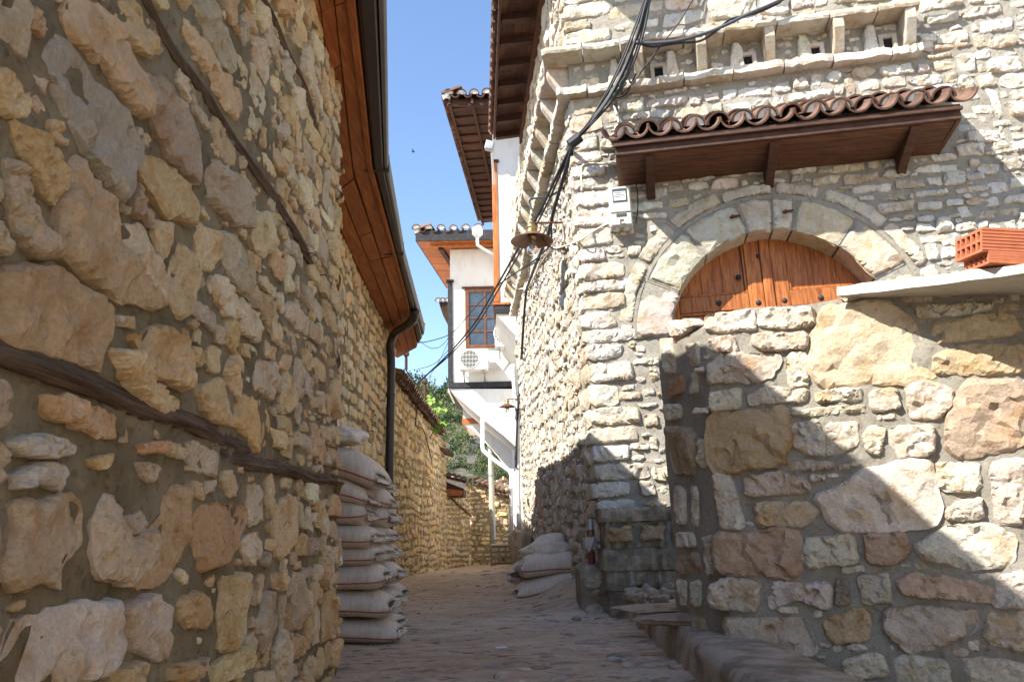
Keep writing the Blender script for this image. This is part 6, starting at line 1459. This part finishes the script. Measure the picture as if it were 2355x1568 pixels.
# vine above the garden wall
def leaf_mesh(s):
    v = []; n = 9
    for i in range(n):
        a = 2*math.pi*i/n; r = s*(1+.22*math.cos(5*a)); v.append((r*math.cos(a), r*math.sin(a), .18*s*math.cos(2*a)))
    v.append((0, 0, .05*s)); return new_mesh('leaf', v, [(i, (i+1) % n, n) for i in range(n)], m_vine)
vn = thing('vine', 'bright yellow green vine shoots leaning over the tiled garden wall', 'vine', at(1000, 950, 14.5)+A(0, 0, -1))
Rv = random.Random(3); lm = [leaf_mesh(.048), leaf_mesh(.036)]
for (px, py, n, sx, sy) in ((988, 922, 9, 10, 9), (1002, 938, 9, 11, 12), (1018, 945, 5, 7, 6), (1012, 972, 8, 9, 7), (1006, 985, 5, 10, 6), (1022, 975, 4, 6, 5)):
    mb = MB(); a = at(px, py, 14.6); mb.tube(spline([a+A(-.25, .1, -.35), a+A(-.1, 0, -.1), a, a+A(.12, -.05, .02)], 4), .006, 5); mb.build('stem', m_meshgrass, vn)
    for i in range(n):
        p = at(px+Rv.gauss(0, sx*.5), py+Rv.gauss(0, sy*.5), 14.6+Rv.uniform(-.15, .15)); o = link('leaf', lm[i % 2], vn)
        o.matrix_basis = Matrix.Translation(Vector(p-rootloc(vn))) @ Vector((Rv.uniform(-.6, .6), -1, Rv.uniform(-.2, 1.2))).to_track_quat('Z', 'Y').to_matrix().to_4x4()
def weed(label, p, r, n, seed):
    R_ = random.Random(seed); mb = MB()
    for i in range(n):
        a = R_.uniform(0, 6.28); l = r*R_.uniform(.5, 1); d = A(math.cos(a)*.7, math.sin(a)*.7, R_.uniform(.3, 1)); q = p+d*l; s_ = nrm(np.cross(d, UPZ))*.009
        mb.add([p-s_*.5, p+d*l*.55+s_, q, p+d*l*.55-s_], [(0, 1, 2, 3)])
    o = mb.build('weed', m_meshgrass); o['kind'] = 'thing'; return tag(o, label, 'weed')
weed('small green weed growing from the sunlit facade beside the courtyard wall', WFc.P(*WFc.uv(1540, 1108), .01), .11, 70, 1)
weed('tuft of green weeds at the foot of the stone seat', at(1157, 1290, 17.2), .12, 50, 2)
weed('tiny green weeds among the rubble below the landing', atz(1470, 1352, .6), .05, 24, 3)

# ---------------------------------------------------------------- hillside beyond
def hz(x, y):
    x = np.asarray(x, float); y = np.asarray(y, float)
    b = interp(y, [(28, -3), (45, 0), (60, 4.5), (80, 11), (105, 16.8), (130, 22.6), (155, 26.6), (200, 26), (400, 10)])
    t = x/np.maximum(y, 1)
    b = b*(1+.25*np.clip(-.10-t, 0, .5)*4-.10*np.clip(t+.03, 0, .4)*3)
    P = np.stack([x, y, 0*x], -1)
    return b+1.3*snoise(P, .07, 3)+.45*snoise(P, .35, 3)+1.0*np.maximum(snoise(P, .13, 2, 3), 0)
X, Y = np.meshgrid(nonuni(-160, -24, 6, 160, .5, 1.2), nonuni(26, 45, 160, 420, .6, 1.25), indexing='ij')
m_hill = mat('rocky_hillside', (.19, .18, .15), .95, spec=.08, layers=[(.10, 8, .50, .58, (.30, .40, .22), .9, 'mul'), (.5, 8, .45, .62, (.62, .58, .5), .7, 'mul'), (.06, 6, .56, .64, (1.35, 1.35, 1.36), .9, 'mul'), (1.6, 6, .5, .7, (.5, .5, .45), .7, 'mul')], bump=[(.6, 10, .75, 1.0, .9), (4, 6, .7, .6, .12)])
hb = MB().grid(np.stack([X, Y, hz(X, Y)], -1)); ho = link('hill', new_mesh('hill', np.array(hb.v), hb.f, m_hill, smooth=True)); ho['kind'] = 'structure'
m_leafs = [mat('pine_foliage_dark', (.045, .072, .028), .8, spec=.15, objvar=.25), mat('pine_foliage_mid', (.085, .112, .042), .8, spec=.15, objvar=.25), mat('shrub_foliage_pale', (.13, .145, .06), .8, spec=.15, objvar=.25)]
def crown_mesh(name, seed, mt, n=420, tall=1.0):
    R_ = np.random.RandomState(seed); lob = [(R_.normal(0, .40, 3)*A(1, 1, .7*tall)+A(0, 0, .62*tall), R_.uniform(.26, .50)) for _ in range(9)]
    v = []; f = []
    for i in range(n):
        c, r = lob[R_.randint(9)]; d = nrm(R_.normal(0, 1, 3)); p = c+d*r*R_.uniform(.6, 1.05)*A(1, 1, .8); s = R_.uniform(.04, .085)
        a = nrm(R_.normal(0, 1, 3)); b = nrm(np.cross(a, d+R_.normal(0, .4, 3))); k = len(v); v += [p+a*s, p+b*s*.8, p-a*s, p-b*s*.8+d*.04]; f.append((k, k+1, k+2, k+3))
    return new_mesh(name, v, f, mt)
crowns = [crown_mesh('crown', 10+i, m_leafs[i % 3], 420, 1.0 if i % 3 else 1.25) for i in range(6)]
tk = MB(); tk.tube([A(0, 0, -.4), A(.02, 0, .3), A(-.02, .02, .8)], [.05, .04, .02], 6); trunk = new_mesh('trunk', tk.v, tk.f, m_bark)
Rh = random.Random(12); shrubs = ([], []); cnt = 0; spots = []
for i in range(5200):
    y = Rh.uniform(46, 158); x = y*Rh.uniform(-.165, .03); z = float(hz(np.array(x), np.array(y)))
    dens = float(snoise(A(x, y, 0), .09, 2))
    q = proj((x, y, z+1))
    top_line = 40 if y > 118 else 0
    if dens < -.22 and y < 122: continue
    if 60 < y < 118 and (abs(dens) < .16 or Rh.random() < .5): continue
    if any((q[0]-a)**2+((q[1]-b)*1.3)**2 < 8**2 for a, b in spots): continue
    if not (905 < q[0] < 1185 and 800 < q[1] < 1180): continue
    spots.append(q); s = y*.0145*Rh.uniform(.65, 1.3)*(1.3 if y > 122 else 1)
    kk = Rh.randrange(6); zone = 0 if y < 62 else (1 if y < 118 else 2)
    r = thing('pine_tree', ['dark', 'mid green', 'pale olive'][kk % 3]+' bushy tree '+['low on the hillside just above the alley wall', 'growing among the grey rocks halfway up the hillside', 'standing on the skyline of the hillside'][zone], 'tree', (x, y, z-.2), ['trees low on the hillside', 'trees among the hillside rocks', 'trees on the hill skyline'][zone])
    r.scale = (s, s, s*Rh.uniform(.9, 1.25)); r.rotation_euler = (0, 0, Rh.uniform(0, 6.28))
    link('crown', crowns[kk], r); link('trunk', trunk, r); cnt += 1
    if cnt >= 240: break
sv = []; sf = []
for i in range(700):
    y = Rh.uniform(44, 160); x = y*Rh.uniform(-.17, .05); z = float(hz(np.array(x), np.array(y))); r_ = Rh.uniform(.2, .6)
    if float(snoise(A(x, y, 0), .16, 2, 7)) < .1: continue
    for j in range(7):
        d = nrm(NR.normal(0, 1, 3))*r_*.6; d[2] = abs(d[2]); a = nrm(NR.normal(0, 1, 3))*r_*.45; b = nrm(np.cross(a, NR.normal(0, 1, 3)))*r_*.4; k = len(sv); p = A(x, y, z)+d; sv += [p+a, p+b, p-a, p-b]; sf.append((k, k+1, k+2, k+3))
o = link('shrubbery', new_mesh('shrubbery', sv, sf, m_leafs[1])); o['kind'] = 'stuff'; o['label'] = 'low green scrub covering the rocky hillside'; o['category'] = 'scrub'
# a far house at the bend and a bird
fh = thing('distant_house', 'tiny white house with grey roof seen between pole and farthest lamp', 'house', at(1153, 1140, 34))
slab_box('wall', 1141, 1104, 1168, 1160, 34, 3, m_plaster, fh); mb = MB(); mb.prism([at(1138, 1110, 33.6), at(1158, 1094, 34.5), at(1172, 1108, 33.6)], A(0, 3.6, 0)); mb.build('roof', m_terracotta, fh); slab_box('window', 1146, 1118, 1152, 1130, 33.97, .05, m_glass, fh)
bi = thing('bird', 'tiny dark bird flying high in the blue sky', 'bird', at(950, 350, 40)); c = at(950, 350, 40)
mb = MB(); mb.tube([c+A(-.10, 0, .01), c+A(-.05, 0, .02), c+A(.03, 0, .02), c+A(.12, 0, 0)], [.008, .03, .028, .01], 8); mb.build('body', m_cable, bi)
for s_ in (-1, 1): mb = MB(); mb.add([c+A(-.03, 0, .03), c+A(.05, 0, .03), c+A(.02, s_*.16, .10), c+A(-.02, s_*.28, .06)], [(0, 1, 2, 3)]); mb.build('wing', m_cable, bi)
